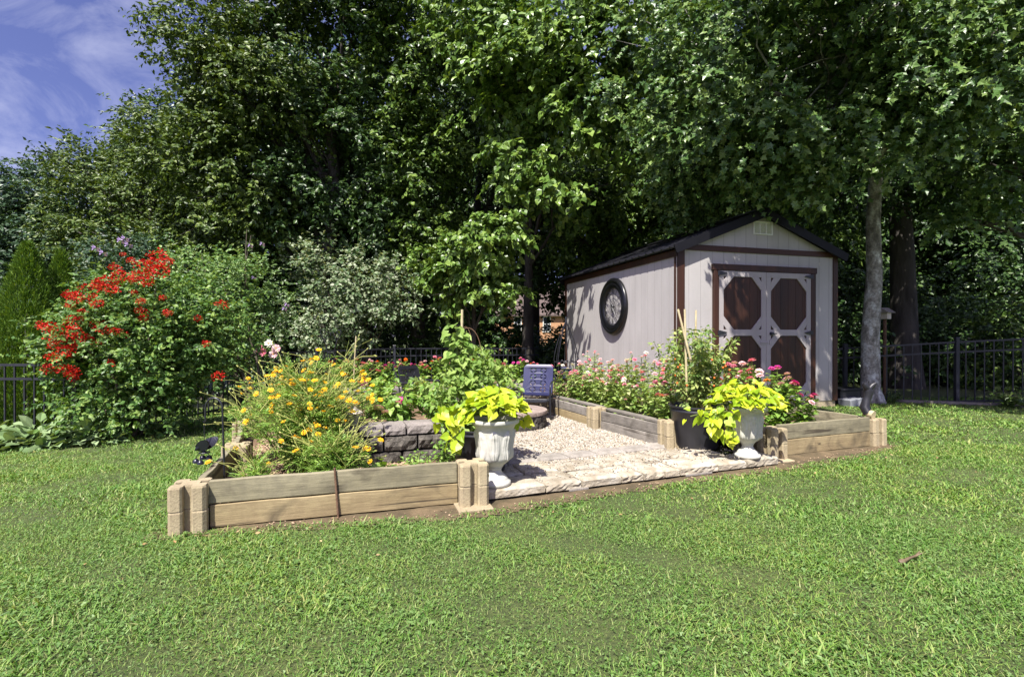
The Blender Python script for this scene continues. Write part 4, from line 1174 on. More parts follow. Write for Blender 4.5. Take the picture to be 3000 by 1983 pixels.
# small dark bird figure on the wall
bd = thing('bird_figurine', 'small dark bird figurine on the stone wall behind the lantern', 'figurine', (-1.50, 4.50, 0.43), 0.5)
b_ = MB()
prof = [(0.001, -.075), (.020, -.06), (.036, -.03), (.043, .0), (.040, .03), (.026, .055), (.0, .065)]
b_.lathe([(r, z) for r, z in prof], 16, axis='Y', c=(0, 0, .05))
for v in range(len(b_.v)):
    x, y, z = b_.v[v]; b_.v[v] = (x, y, z + max(0, y) * .35 + max(0, -y - .03) * .3)
b_.build('body', MT['navy_metal'], bd, smooth=True)
h_ = MB().lathe([(0, -.028), (.018, -.020), (.026, 0), (.018, .020), (0, .027)], 14, (0, .062, .118)); h_.tube([(0, .085, .118), (0, .115, .112)], [.009, .001], 6); h_.tube([(0, .045, .075), (0, .06, .11)], [.026, .02], 10)
h_.build('head', MT['navy_metal'], bd, smooth=True)

sh = thing('shepherd_hook', 'thin black shepherd hook at the cosmos bed corner carrying the chime', 'hook', (-1.96, 3.49, 0.0))
pts = [(0.0, 0, 0), (-.004, 0, .3), (-.012, 0, .55)]
for i in range(15):
    a = R(0 + 180 * i / 14); pts.append((-.073 + .058 * math.cos(a) , 0, .655 + .075 * math.sin(a)))
pts += [(-.134, 0, .60), (-.128, 0, .575), (-.138, 0, .560), (-.146, 0, .572)]
MB().tube(pts, [.007] * 3 + [.0062] * (len(pts) - 3), 7).build('rod', MT['black_metal'], sh, smooth=True)
HX, HY = -1.96 - .138, 3.49
ch = thing('wind_chime', 'dark metal bird wind chime with five bells hanging from the hook', 'wind chime', (HX, HY, 0.0))
c_ = MB(); c_.tube([(0, 0, .562), (.004, 0, .55), (-.004, 0, .54), (-.002, 0, .53), (0, 0, .425)], .0028, 6); c_.build('hanger', MT['black_metal'], ch)
wv = MB()   # bird body with spread wings, tilted
bodyp = [(-.065, 0, .372), (-.045, 0, .385), (-.012, 0, .408), (.015, 0, .415), (.035, 0, .410)]
wv.tube(bodyp, [.004, .018, .024, .02, .004], 12)
wv.build('bird', MT['chime_metal'], ch, smooth=True)
for s in (-1, 1):
    q = MB(); n = 10; vs = []
    for i in range(n + 1):
        u = i / n; L0 = .035 + .145 * u
        c0 = (-.048 + .105 * u, s * (.012 + .05 * u), .385 + .062 * u)
        wd = .046 * (math.sin(math.pi * min(1, u * .85 + .12))) ** .6
        vs += [(c0[0] - wd * .3, c0[1], c0[2] + wd * .6), (c0[0] + wd * .5, c0[1] - s * .01, c0[2] - wd * .75)]
    vs2 = [(x, y + .003 * s, z) for x, y, z in vs]
    fs = [(2 * i, 2 * i + 1, 2 * i + 3, 2 * i + 2) for i in range(n)]
    N = len(vs); fs2 = [(N + f[3], N + f[2], N + f[1], N + f[0]) for f in fs]
    rim = [(2 * i, 2 * i + 2, N + 2 * i + 2, N + 2 * i) for i in range(n)] + [(2 * i + 3, 2 * i + 1, N + 2 * i + 1, N + 2 * i + 3) for i in range(n)]
    q.add(vs + vs2, fs + fs2 + rim); q.build('wing', MT['chime_metal'], ch)
rg = MB(); rg.lathe([(0, .352), (.010, .352), (.014, .36), (.010, .368), (0, .372)], 12, (.0, 0, 0)); rg.tube([(.032 * math.cos(a * .5), .032 * math.sin(a * .5), .357) for a in range(14)], .004, 6, False); rg.tube([(.0, 0, .37), (-.0, 0, .40)], .004, 6)
rg.build('ring', MT['chime_metal'], ch, smooth=True)
bell = None
for k, (bx_, by_, bz_) in enumerate(((-.046, -.02, .300), (-.010, -.03, .293), (.042, -.01, .299), (-.030, .03, .313), (.012, .032, .313))):
    cb = MB(); cb.tube([(bx_ * .5, by_ * .5, .357), (bx_ * .85, by_ * .85, .342), (bx_, by_, bz_ + .018)], .002, 5)
    if bell is None:
        bell = MB().lathe([(0.0, .019), (.006, .020), (.014, .015), (.020, .004), (.0215, -.006), (.019, -.008), (.0, .006)], 18).build('bell', MT['chime_metal'], ch, smooth=True); bo = bell
    else:
        bo = bell.copy(); link(bo, ch)
    bo.location = (bx_, by_, bz_)
    cb.build('cord', MT['black_metal'], ch)

lp = thing('plant_hook', 'small looped wire stake standing among the back zinnias', 'stake', (-0.64, 7.75, 0.30))
MB().tube([(0, 0, 0), (.01, 0, .36)] + [(.01 + .028 * math.sin(a * .55), 0, .40 - .038 * math.cos(a * .55)) for a in range(1, 12)], .006, 6).build('rod', MT['black_metal'], lp)
# scrolled metal trellis behind the cosmos
tr = thing('scroll_trellis', 'slim black metal trellis with curled tips behind the cosmos', 'trellis', (-2.78, 7.85, 0.0))
q = MB()
for s in (-1, 1):
    q.tube([(s * .05, 0, 0), (s * .05, 0, .9), (s * .075, 0, 1.02), (s * .13, 0, 1.15), (s * .16, 0, 1.21)] + [(s * (.125 + .035 * math.cos(a * .5)), 0, 1.215 + .035 * math.sin(a * .5)) for a in range(10)], .007, 6)
    q.tube([(s * .09, 0, 1.07), (s * .045, 0, 1.17)] + [(s * (.02 + .025 * math.cos(a * .6)), 0, 1.185 + .025 * math.sin(a * .6)) for a in range(8)], .005, 6)
for z in (.3, .6, .9): q.tube([(-.05, 0, z), (.05, 0, z)], .006, 6)
q.build('frame', MT['black_metal'], tr)
cane = MB().tube([(0, 0, 0), (.03, 0, .75), (.05, 0, 1.05)], .008, 6).build('garden_cane', MT['bamboo']); cane.location = (-2.06, 6.6, 0.1)
tag(cane, 'thin pale cane standing behind the cosmos', 'cane')

# ------------------------------------------------------------------ things by the maple
BH = P(2592, 925, 9.9)
bh = thing('birdhouse', 'little pale birdhouse with grey roof on a rusty pole by the maple', 'birdhouse', (BH.x, BH.y, 0), 0.5)
MB().tube([(0, 0, -.05), (0, 0, BH.z - .06)], .03, 10).build('pole', MT['rust'], bh)
q = MB(); q.box((0, 0, BH.z), (.15, .15, .13)); q.build('box', MT['cream_ceramic'], bh)
q = MB(); z = BH.z + .065
q.add([(-.14, -.12, z), (.14, -.12, z), (.14, .12, z), (-.14, .12, z), (-.14, 0, z + .09), (.14, 0, z + .09), (-.14, -.12, z - .012), (.14, -.12, z - .012), (.14, .12, z - .012), (-.14, .12, z - .012)],
      [(0, 1, 5, 4), (2, 3, 4, 5), (0, 4, 3), (1, 2, 5), (6, 9, 8, 7), (0, 6, 7, 1), (1, 7, 8, 2), (2, 8, 9, 3), (3, 9, 6, 0)])
q.build('roof', MT['paver'], bh)
tub = thing('storage_tub', 'dark plastic storage tub against the shed end', 'tub', (5.66, 8.75, 0), 0.28)
q = MB(); q.prism([(-.22, -.15), (.22, -.15), (.22, .15), (-.22, .15)], 0, .24); q.build('body', MT['black_plastic'], tub, bevel=.01)
MB().box((0, 0, .255), (.48, .34, .03)).build('lid', MT['black_plastic'], tub, bevel=.006)
sb = thing('splash_block', 'grey plastic splash block on the grass by the shed corner', 'splash block', (5.64, 8.5, -0.03), 0.25); MT['grey_plastic'] = pmat('grey_plastic', [(0.3, (0.20, 0.21, 0.23)), (0.7, (0.28, 0.29, 0.31))], 5, .6)
q = MB(); q.add([(-.14, -.12, 0), (.14, -.12, 0), (.14, .12, 0), (-.14, .12, 0), (-.16, -.13, .14), (.10, -.10, .16), (.10, .12, .16), (-.16, .13, .14)], [(3, 2, 1, 0), (0, 1, 5, 4), (1, 2, 6, 5), (2, 3, 7, 6), (3, 0, 4, 7), (4, 5, 6, 7)])
q.build('body', MT['grey_plastic'], sb, bevel=.012)
q = MB().box((.22, .0, .135), (.26, .16, .03), M=Matrix.Rotation(R(8), 3, 'Y')); q.build('lip', MT['grey_plastic'], sb, bevel=.008)
# sawn branch with dark wrapping standing on the corner block
wb = thing('wrapped_branch', 'crooked branch wrapped in black with a pale sawn end on the corner block', 'branch', (RB1[0] - .05, RB1[1] + .02, 0.284))
q = MB(); q.tube([(-.005, -.02, .045), (-.02, .015, .11), (0.0, .02, .18), (.015, .02, .23), (.02, .02, .27), (.015, .02, .32)], [.046, .046, .042, .038, .046, .034], 14)
for v in range(len(q.v)):
    x, y, z = q.v[v]; k = 1 + .07 * math.sin(z * 260); q.v[v] = (x * k, y * k, z)
q.build('wrapping', MT['black_plastic'], wb, smooth=True)
q = MB(); q.tube([(.02, .02, .29), (-.03, .0, .35), (-.035, -.005, .375)], [.032, .028, .012], 10); q.tube([(.02, .02, .29), (.06, .01, .345), (.09, .0, .37)], [.030, .028, .012], 10); q.tube([(.0, .02, .33), (.01, .01, .40)], [.02, .008], 10)
q.build('fork', MT['black_plastic'], wb, smooth=True)
q = MB(); q.tube([(.02, -.065, .038), (-.005, -.015, .05)], .042, 18); q.build('sawn_end', MT['bamboo'], wb, smooth=True)
# stick on the lawn
sk = MB(); sk.tube([(0, 0, .02), (.05, .012, .024), (.09, .01, .032), (.13, .022, .045)], [.009, .007, .006, .003], 7); sk.tube([(0, 0, .02), (-.02, -.004, .018), (-.035, .0, .016)], [.010, .017, .010], 8); sk.tube([(.09, .01, .032), (.115, -.004, .05)], [.005, .002], 6)
sk = sk.build('fallen_stick', MT['old_bamboo'], None, smooth=True)
g = P(2640, 1655, 2.6); sk.location = (g.x, 1.15 * 1500 / 670, 0.0); sk.rotation_euler = (0, 0, .25)
tag(sk, 'short bare stick lying on the open lawn', 'stick')

# ------------------------------------------------------------------ metal fence
_pk = {}
def fence(label, pts, zt, hgt, post_at, sp=0.118, base_fn=None):
    t = thing('metal_fence', label, 'fence', (pts[0][0], pts[0][1], 0.0))
    ox, oy = pts[0]
    for (a, b), (za, zb) in zip(zip(pts[:-1], pts[1:]), zip(zt[:-1], zt[1:])):
        A = Vector((a[0] - ox, a[1] - oy, za)); B = Vector((b[0] - ox, b[1] - oy, zb)); d = B - A; Ld = d.xy.length
        rz = math.atan2(d.y, d.x)
        for dz, nm in ((0, 'rail'), (-.17, 'rail'), (-hgt + .09, 'rail')):
            q = MB(); s = .014
            q.add([(A.x - math.sin(rz) * e * s, A.y + math.cos(rz) * e * s, A.z + dz + f * .015) for e in (-1, 1) for f in (-1, 1)] + [(B.x - math.sin(rz) * e * s, B.y + math.cos(rz) * e * s, B.z + dz + f * .015) for e in (-1, 1) for f in (-1, 1)], [(0, 1, 3, 2), (4, 6, 7, 5), (0, 4, 5, 1), (2, 3, 7, 6), (0, 2, 6, 4), (1, 5, 7, 3)])
            q.build(nm, MT['fence_metal'], t)
        n = int(Ld / sp)
        for i in range(1, n):
            u = i / n; p = A.lerp(B, u)
            if abs((u * Ld) % 1.9) < .03: continue
            key = round(hgt, 2)
            if key not in _pk:
                _pk[key] = MB().box((0, 0, -hgt / 2), (.016, .016, hgt)).build('picket', MT['fence_metal'], t); o = _pk[key]
            else:
                o = _pk[key].copy(); link(o, t)
            o.location = p; o.rotation_euler = (0, 0, rz)
    for (x, y, z) in post_at:
        q = MB().box((0, 0, z - hgt / 2 + .02), (.058, .058, hgt + .08)); q.prism([(-.034, -.034), (.034, -.034), (.034, .034), (-.034, .034)], z + .06, z + .085, .012)
        o = q.build('post', MT['fence_metal'], t); o.location = (x - ox, y - oy, 0)
    return t
fence('black metal fence in front of the arborvitaes', [(-8.6, 6.25), (-5.35, 6.25)], [.80, .80], .98, [(-5.33, 6.25, .78), (-5.20, 6.42, .76)])
fence('black metal fence running back behind the crape myrtle', [(-5.2, 6.5), (-4.9, 9.4)], [.80, .80], .98, [])
fence('black metal fence behind the cosmos and back zinnias', [(-4.9, 9.5), (-2.75, 12.0), (0.7, 13.5)], [.82, .86, .83], 1.05, [(-4.66, 9.78, .82), (-2.75, 12.0, .86), (-4.0, 10.5, .83)], 0.125)
fence('black metal fence beyond the maple at the side lawn', [(5.95, 9.35), (7.6, 8.75), (10.2, 7.8)], [.92, 1.05, 1.22], 1.10, [(6.05, 9.3, .93), (7.6, 8.75, 1.05), (9.3, 8.13, 1.16)], 0.125)
o = MB().box((0, 0, .02), (3.0, .09, .06)).build('edging_timber', MT['wood_dark']); o.location = (8.1, 8.42, 0); o.rotation_euler = (0, 0, math.atan2(-1, 3))
tag(o, 'low timber edging on the grass below the side fence', 'timber')

# ------------------------------------------------------------------ flowers
_fl = {}
def flower_me(kind, col, r):
    """shared mesh of a flower head, facing +Z"""
    key = (kind, col, round(r, 3))
    if key in _fl: return _fl[key]
    Vs, Fs, off = [], [], 0
    if kind == 'zinnia': layers = [(14, r, .10, .0), (12, r * .78, .45, .006), (9, r * .52, .9, .010)]
    elif kind == 'cosmos': layers = [(8, r, .12, 0.0), (5, r * .75, .40, .003)]
    for (n, rr, up, z) in layers:
        a = np.arange(n) * 2 * math.pi / n + RNG.uniform(0, 1) + RNG.normal(size=n) * .08
        D = np.stack([np.cos(a), np.sin(a), up + RNG.normal(size=n) * .10], -1)
        Pp = np.stack([np.cos(a) * r * .12, np.sin(a) * r * .12, np.full(n, z)], -1)
        N = np.tile([[0, 0, 1.0]], (n, 1)) + RNG.normal(size=(n, 3)) * .1
        T = (np.array([(0, 0, 0), (.20, .45, .02), (.24, .85, 0), (0, 1, -.02), (-.24, .85, 0), (-.20, .45, .02)]) * np.array([1.0 if kind == 'zinnia' else 1.3, 1, 1]), np.array([(0, 1, 2, 3), (0, 3, 4, 5)]))
        v, f = leaf_arrays(Pp, D, N, np.full(n, rr), T)
        Vs.append(v); Fs.append(f + off); off += len(v)
    k = 8
    dv = [(0, 0, r * .28)] + [(r * .17 * math.cos(2 * math.pi * i / k), r * .17 * math.sin(2 * math.pi * i / k), r * .12) for i in range(k)]
    V = np.concatenate(Vs + [np.array(dv)]); Fq = np.concatenate(Fs)
    tri = np.array([(off, off + 1 + i, off + 1 + (i + 1) % k) for i in range(k)])
    o = mesh_np('flower', V, [Fq, tri], MT[col]); me = o.data; bpy.data.objects.remove(o)
    me.materials.append(MT['disc']); mi = np.zeros(len(Fq) + k, np.int32); mi[len(Fq):] = 1
    me.polygons.foreach_set('material_index', mi); me.update()
    _fl[key] = me
    return me
def add_flower(parent, loc, d, kind, col, r):
    o = bpy.data.objects.new('flower', flower_me(kind, col, r)); link(o, parent)
    o.location = loc; o.rotation_euler = Vector(d).to_track_quat('Z', 'Y').to_euler()
    return o

ZC = ['pink', 'coral', 'pale_pink', 'magenta', 'orange', 'white_f', 'red']
def zinnia(name, label, x, y, z, h, spread, stems, fmat, cols, group, fr=(.028, .042), nleaf=14, lsize=.075, nside=2, cat='flower plant'):
    t = thing(name, label, cat, (x, y, z), random.uniform(0, 6), group)
    mb = MB(); pos, dr, nn, sz = [], [], [], []
    for i in range(stems):
        a = 2 * math.pi * i / stems + random.uniform(-.5, .5); q = random.uniform(.2, 1) * spread
        hh = h * random.uniform(.68, 1.0)
        tip = Vector((q * math.cos(a), q * math.sin(a), hh))
        b0 = Vector((q * .25 * math.cos(a), q * .25 * math.sin(a), 0))
        pts = bent(b0, tip, .03, 5, .02); mb.tube(pts, [.005, .0045, .004, .0038, .0035, .003], 5, False)
        add_flower(t, tip, Vector((random.uniform(-.4, .4), random.uniform(-.75, .1), 1)), 'zinnia', random.choice(cols), random.choice((fr[0], (fr[0] + fr[1]) / 2, fr[1])))
        for k in range(nside):
            u = random.uniform(.55, .9); p0 = b0.lerp(tip, u); a2 = random.uniform(0, 6.28)
            p1 = p0 + Vector((.09 * math.cos(a2), .09 * math.sin(a2), random.uniform(.02, .10)))
            mb.tube([p0, p0.lerp(p1, .5) + Vector((0, 0, -.012)), p1], [.003, .0026, .002], 4, False)
            if random.random() < .4: add_flower(t, p1, Vector((random.uniform(-.5, .5), random.uniform(-.8, .2), .9)), 'zinnia', random.choice(cols), random.choice((fr[0] * .8, fr[0])))
            else: tip2 = p1
            for e in range(4): pos.append(p1 - Vector((0, 0, .01 * e))); a3 = random.uniform(0, 6.28); dr.append((math.cos(a3), math.sin(a3), .1)); nn.append((0, 0, 1)); sz.append(lsize * random.uniform(.4, .7))
        for k in range(nleaf):
            u = (k + .5) / nleaf * .93; p = b0.lerp(tip, u) + Vector((random.gauss(0, .012), random.gauss(0, .012), 0)); a3 = random.uniform(0, 6.28)
            for s in (0, math.pi):
                pos.append(p); dr.append((math.cos(a3 + s), math.sin(a3 + s), random.uniform(-.5, .45))); nn.append((random.gauss(0, .35), random.gauss(0, .35), 1)); sz.append(lsize * random.uniform(.65, 1.25) * (1.15 - .5 * u))
    mb.build('stem', MT['stem'], t)
    leaf_mesh('foliage', [(np.array([tuple(p) for p in pos]), np.array(dr, float), np.array(nn, float), np.array(sz), T_OVAL)], MT[fmat], t)
    return t

CN = {'pink': 'pink', 'coral': 'coral', 'pale_pink': 'pale pink', 'magenta': 'magenta', 'orange': 'orange', 'white_f': 'white', 'red': 'red'}
# the border along the side of the shed
zn = 0
for i in range(8):
    u = (i + .35) / 8
    for j in range(3):
        bx0 = GW0[0] + (GW1[0] - GW0[0]) * u; by0 = GW0[1] + .05 + (GW1[1] - GW0[1]) * u
        off = .17 + .26 * j
        x, y = bx0 + off * .93 + random.uniform(-.05, .05), by0 + off * .30 + random.uniform(-.08, .08)
        main = ['coral', 'pink', 'pale_pink', 'pink', 'coral', 'magenta', 'white_f', 'pink'][(i * 3 + j * 5) % 8]
        where = ['close to the big black pot', 'a little back from the black pot', 'before the middle of the gravel wall', 'beside the middle blocks of the gravel wall', 'just past the middle blocks', 'past the middle of the gravel wall', 'close to the navy chair', 'behind the navy chair'][i]
        zinnia('zinnia_plant', f'{CN[main]} zinnia {["beside the boards", "in the middle row", "against the shed"][j]}, {where}', x, y, .16, random.uniform(.50, .66) + .08 * j, .17, 5, 'lf_zinnia', [main, 'pale_pink', 'pale_pink', 'pink', 'white_f', 'pink'], 'zinnias along the shed side', fr=(.024, .034), nleaf=24, lsize=.082)
        zn += 1
# clump in front of the shed door
for i, (x, y, h, cs) in enumerate(((2.42, 5.42, .72, ['pink', 'pale_pink', 'pink']), (2.68, 5.30, .68, ['pale_pink', 'magenta', 'orange']), (2.62, 5.66, .78, ['pink', 'pale_pink', 'pink']), (2.92, 5.52, .66, ['orange', 'pale_pink', 'pale_pink']), (2.98, 5.28, .52, ['pink', 'pale_pink', 'magenta']), (2.28, 5.62, .66, ['pink', 'pale_pink', 'orange']))):
    zinnia('zinnia_plant', ['tall pink zinnia behind the far urn', 'zinnia with pale pink and orange heads right beside the far urn', 'tallest pink zinnia in front of the shed door', 'zinnia with orange heads in front of the shed door', 'short pink zinnia at the bare soil end of the bed', 'pink zinnia between the tomato plant and the shed door'][i], x, y, .16, h, .15, 5, 'lf_zinnia2', cs, 'zinnias in front of the shed door', fr=(.032, .044), lsize=.09, nleaf=24)
# the back bed in front of the fence
for i in range(13):
    u = i / 12
    x = -2.75 + 3.15 * u; y = 7.78 + .92 * u + random.uniform(0, .3)
    cs = [['magenta', 'pink', 'orange'], ['pink', 'pale_pink', 'magenta'], ['orange', 'pink', 'pale_pink'], ['magenta', 'pale_pink', 'pink']][i % 4]
    zinnia('zinnia_plant', f'{CN[cs[0]]} zinnia in the back bed by the fence, ' + ['behind the cosmos', 'next behind the cosmos', 'by the scroll trellis', 'before the black chair', 'just before the black chair', 'behind the black chair', 'past the black chair', 'behind the bean vine', 'just past the bean vine', 'by the wire hook', 'past the wire hook', 'behind the navy chair', 'between the navy chair and the obelisk'][i], x, y, .33, random.uniform(.36, .50), .16, 5, 'lf_zinnia2', cs, 'zinnias in the back bed', fr=(.026, .036), lsize=.095, nleaf=18)
for i, (px, py, Y, col, lab) in enumerate(((1062, 1112, 4.5, 'magenta', 'tall magenta zinnia behind the lantern'), (1170, 1168, 4.75, 'magenta', 'single magenta zinnia in the middle bed'), (1108, 1192, 4.5, 'pale_pink', 'faded pink zinnia in the middle bed beside the lantern'))):
    p = P(px, py, Y)
    t = zinnia('zinnia_plant', lab, p.x, p.y, .33, p.z - .33, .015, 1, 'lf_zinnia2', [col], 'zinnias in the middle bed', fr=(.045, .050), nleaf=6, lsize=.10, nside=1)
# leafy fill in the middle bed
def leafy(name, label, x, y, z, h, r, n, lsize, lm, T=T_OVAL, group=None, cat='plant', droop=.35, stems=7, loc_flowers=None):
    t = thing(name, label, cat, (x, y, z), 0, group)
    mb = MB(); fields = []
    for i in range(stems):
        a = random.uniform(0, 6.28); q = r * random.uniform(.2, 1); tip = Vector((q * math.cos(a), q * math.sin(a), h * random.uniform(.6, 1)))
        pts = bent(Vector((q * .15 * math.cos(a), q * .15 * math.sin(a), 0)), tip, .05, 5, .04)
        mb.tube(pts, [.006, .005, .004, .0035, .003, .002], 5, False)
        m = max(4, n // stems)
        u = RNG.uniform(.12, 1, m); k = np.minimum((u * 5).astype(int), 4); fr_ = u * 5 - k
        pa = np.array([tuple(p) for p in pts]); pos = pa[k] * (1 - fr_)[:, None] + pa[k + 1] * fr_[:, None]
        D = rdir(m) * np.array([1, 1, .5]) + np.array([0, 0, -droop * .5]); pos = pos + norm(D) * RNG.uniform(0, .05, (m, 1))
        fields.append((pos, D, RNG.normal(size=(m, 3)) * .45 + np.array([0, -.2, 1]), lsize * RNG.uniform(.5, 1.2, m), T))
    mb.build('stem', MT['stem'], t); leaf_mesh('foliage', fields, MT[lm], t)
    return t
for i, (x, y, h, r, n, ls, lm, lab) in enumerate(((-1.02, 4.62, .34, .24, 220, .10, 'lf_zinnia2', 'broad leaved green plant in the middle bed behind the stone wall'), (-.70, 4.75, .40, .26, 420, .055, 'lf_cosmos', 'ferny marigold plant in the middle bed near the bean vine'),
        (-1.35, 5.2, .36, .28, 300, .08, 'lf_zinnia2', 'bushy green plant farther back in the middle bed'), (-.85, 5.35, .42, .28, 360, .07, 'lf_tomato', 'yellow green plant in front of the black chair'), (-1.6, 5.9, .40, .3, 300, .08, 'lf_zinnia2', 'green plant at the back of the middle bed'),
        (-.52, 4.18, .44, .16, 240, .045, 'lf_cosmos', 'weedy green plant at the end of the split stone wall'), (-.50, 3.98, .30, .16, 260, .035, 'lf_cosmos', 'low weeds between the stone wall and the long board'), (-.72, 3.86, .14, .2, 320, .03, 'lf_zinnia2', 'low green ground plant below the split stone wall'),
        (-.95, 3.72, .16, .12, 30, .11, 'lf_zinnia2', 'young broad leaved sprout in front of the stone wall'), (-1.1, 6.3, .34, .3, 260, .08, 'lf_zinnia2', 'green plant beside the fire pit by the black chair'))):
    leafy('garden_plant', lab, x, y, .33 if y > 4.1 and x > -2 else .12, h, r, n, ls, lm)

# ------------------------------------------------------------------ cosmos
def cosmos(label, x, y, z, h, spread, stems, nfl, lean, lo=.08):
    t = thing('cosmos_plant', label, 'flower plant', (x, y, z), 0, 'yellow cosmos plants')
    mb = MB(); dm = MB(); F_ = []
    fl = 0
    for i in range(stems):
        a = random.uniform(0, 6.28); q = spread * random.uniform(.15, 1) ** .8
        hh = h * (1.05 - .45 * (q / spread) ** 2) * random.uniform(.72, 1.02)
        tip = Vector((q * math.cos(a) + lean[0] * hh, q * .75 * math.sin(a) + lean[1] * hh, hh))
        b0 = Vector((random.gauss(0, .05), random.gauss(0, .05), 0))
        pts = bent(b0, tip, .06, 6, .02); mb.tube(pts, [.0045, .004, .0034, .0028, .0024, .002, .0016], 5, False)
        m = 26
        u = RNG.uniform(lo, .86, m) ** .9; pa = np.array([tuple(p) for p in pts]); k = np.minimum((u * 6).astype(int), 5); fr_ = u * 6 - k
        pos = pa[k] * (1 - fr_)[:, None] + pa[k + 1] * fr_[:, None]
        d0 = rdir(m) * np.array([1, 1, .45]) + np.array([0, 0, .15])
        d0 = norm(d0)
        # ferny leaf: a midrib with narrow leaflets
        for s_ in range(5):
            tt = .02 + .022 * s_
            side = norm(np.cross(d0, np.array([0, 0, 1.0])))
            for sg in (-1, 1):
                F_.append((pos + d0 * tt, d0 * .8 + side * sg * .7 + RNG.normal(size=(m, 3)) * .15, RNG.normal(size=(m, 3)) * .3 + np.array([0, 0, 1.0]), (.055 - .006 * s_) * RNG.uniform(.7, 1.2, m), T_FERN))
        # wiry upper stalks, buds and flowers
        for k2 in range(5):
            p0 = Vector(pts[random.choice((3, 4, 5))]); a2 = a + random.gauss(0, 1.0)
            p1 = p0 + Vector((random.uniform(.05, .30) * math.cos(a2), random.uniform(.05, .24) * math.sin(a2), random.uniform(.02, .22)))
            dm.tube([p0, p0.lerp(p1, .5) + Vector((0, 0, .02)), p1], [.0026, .002, .0016], 4, False)
            if fl < nfl and random.random() < .55:
                add_flower(t, p1, Vector((random.uniform(-.6, .6), random.uniform(-.9, .3), .8)), 'cosmos', 'yellow', random.choice((.018, .022))); fl += 1
            else:
                dm.tube([p1, p1 + (p1 - p0).normalized() * .016], [.006, .003], 6)
        if fl < nfl and random.random() < .6:
            add_flower(t, tip, Vector((random.uniform(-.5, .5), random.uniform(-.9, .2), .9)), 'cosmos', 'yellow', .023); fl += 1
    mb.build('stem', MT['stem'], t); dm.build('flower_stalk', MT['dry_stem'], t)
    leaf_mesh('foliage', F_, MT['lf_cosmos'], t)
    return t
cosmos('biggest yellow cosmos, full of flowers, in the middle of the front bed', -1.55, 3.86, .12, .92, .44, 46, 60, (-.06, .03))
cosmos('yellow cosmos sprawling towards the bird chime', -1.82, 4.14, .12, .80, .52, 30, 34, (-.12, .02), .35)
cosmos('yellow cosmos leaning over the stone wall by the lantern', -1.44, 3.86, .12, .74, .24, 24, 26, (.05, .03))
cosmos('tall wiry yellow cosmos at the back of the front bed', -1.60, 4.34, .12, 1.0, .48, 34, 40, (.06, .0), .2)
cosmos('low leafy yellow cosmos at the edge of the long board', -1.28, 3.58, .12, .38, .26, 22, 14, (.0, -.02))
cosmos('small yellow cosmos trailing over bare mulch', -1.70, 3.48, .12, .22, .18, 5, 4, (-.05, -.02))

# ------------------------------------------------------------------ sweet potato vines in the urns
T_HEART = (np.array([(0, .0, 0), (.30, -.16, .05), (.52, .06, .07), (.44, .40, .04), (.20, .72, 0), (0, 1.0, -.14), (-.20, .72, 0), (-.44, .40, .04), (-.52, .06, .07), (-.30, -.16, .05), (0, .40, -.04)], float),
           np.array([(0, 1, 2, 10), (10, 2, 3, 4), (10, 4, 5, 6), (10, 6, 7, 8), (0, 10, 8, 9)]))
def sweet_potato(label, x, y, z, r, h, n, trails, seed):
    t = thing('sweet_potato_vine', label, 'trailing plant', (x, y, z), 0, 'lime sweet potato vines')
    mb = MB()
    a = RNG.uniform(0, 6.28, n); q = r * RNG.uniform(.05, 1, n) ** .6
    dome = h * (1 - (q / r) ** 2.2) * RNG.uniform(.35, 1.05, n)
    drop = -.10 * sm(.7, 1.0, q / r) * RNG.uniform(0, 1, n) * np.where(np.cos(a) < -.35, 1, .15)
    pos = np.stack([q * np.cos(a), q * np.sin(a) * .8, .055 + dome + drop], -1)
    D = np.stack([np.cos(a), np.sin(a), -.12 - .30 * q / r + RNG.normal(size=n) * .3], -1) + RNG.normal(size=(n, 3)) * .3
    N = np.stack([np.cos(a) * .45, np.sin(a) * .45 - .35, np.ones(n)], -1) + RNG.normal(size=(n, 3)) * .35
    fields = [(pos, D, N, RNG.uniform(.05, .092, n), T_HEART)]
    for i in range(0, n, 3):
        p = Vector(pos[i]); mb.tube([(p.x * .2, p.y * .2, 0), (p.x * .7, p.y * .7, p.z * .8), p], [.004, .003, .002], 4, False)
    for (pts, m) in trails:
        pa = [Vector(p) for p in pts]; mb.tube(pa, [.004] * len(pa), 5, False)
        pn = np.array(pts, float); u = RNG.uniform(.1, 1, m) * (len(pts) - 1); k = np.minimum(u.astype(int), len(pts) - 2); fr_ = (u - k)[:, None]
        po = pn[k] * (1 - fr_) + pn[k + 1] * fr_ + RNG.normal(size=(m, 3)) * .025
        fields.append((po, RNG.normal(size=(m, 3)) * .5 + np.array([0, -.3, -.8]), RNG.normal(size=(m, 3)) * .4 + np.array([-.2, -.8, .5]), RNG.uniform(.05, .095, m), T_HEART))
    mb.build('stem', MT['stem'], t)
    leaf_mesh('foliage', fields, MT['lf_lime'], t)
sweet_potato('lime green sweet potato vine spilling from the urn by the long board', UL[0], UL[1], .572, .225, .15, 170, [([(-.14, -.05, .03), (-.28, -.10, .0), (-.30, -.08, -.12), (-.29, -.07, -.24)], 24), ([(-.12, .0, .03), (-.34, .02, .05), (-.42, .0, .02)], 14), ([(.1, .05, .03), (.2, .1, -.02), (.22, .12, -.08)], 6)], 1)
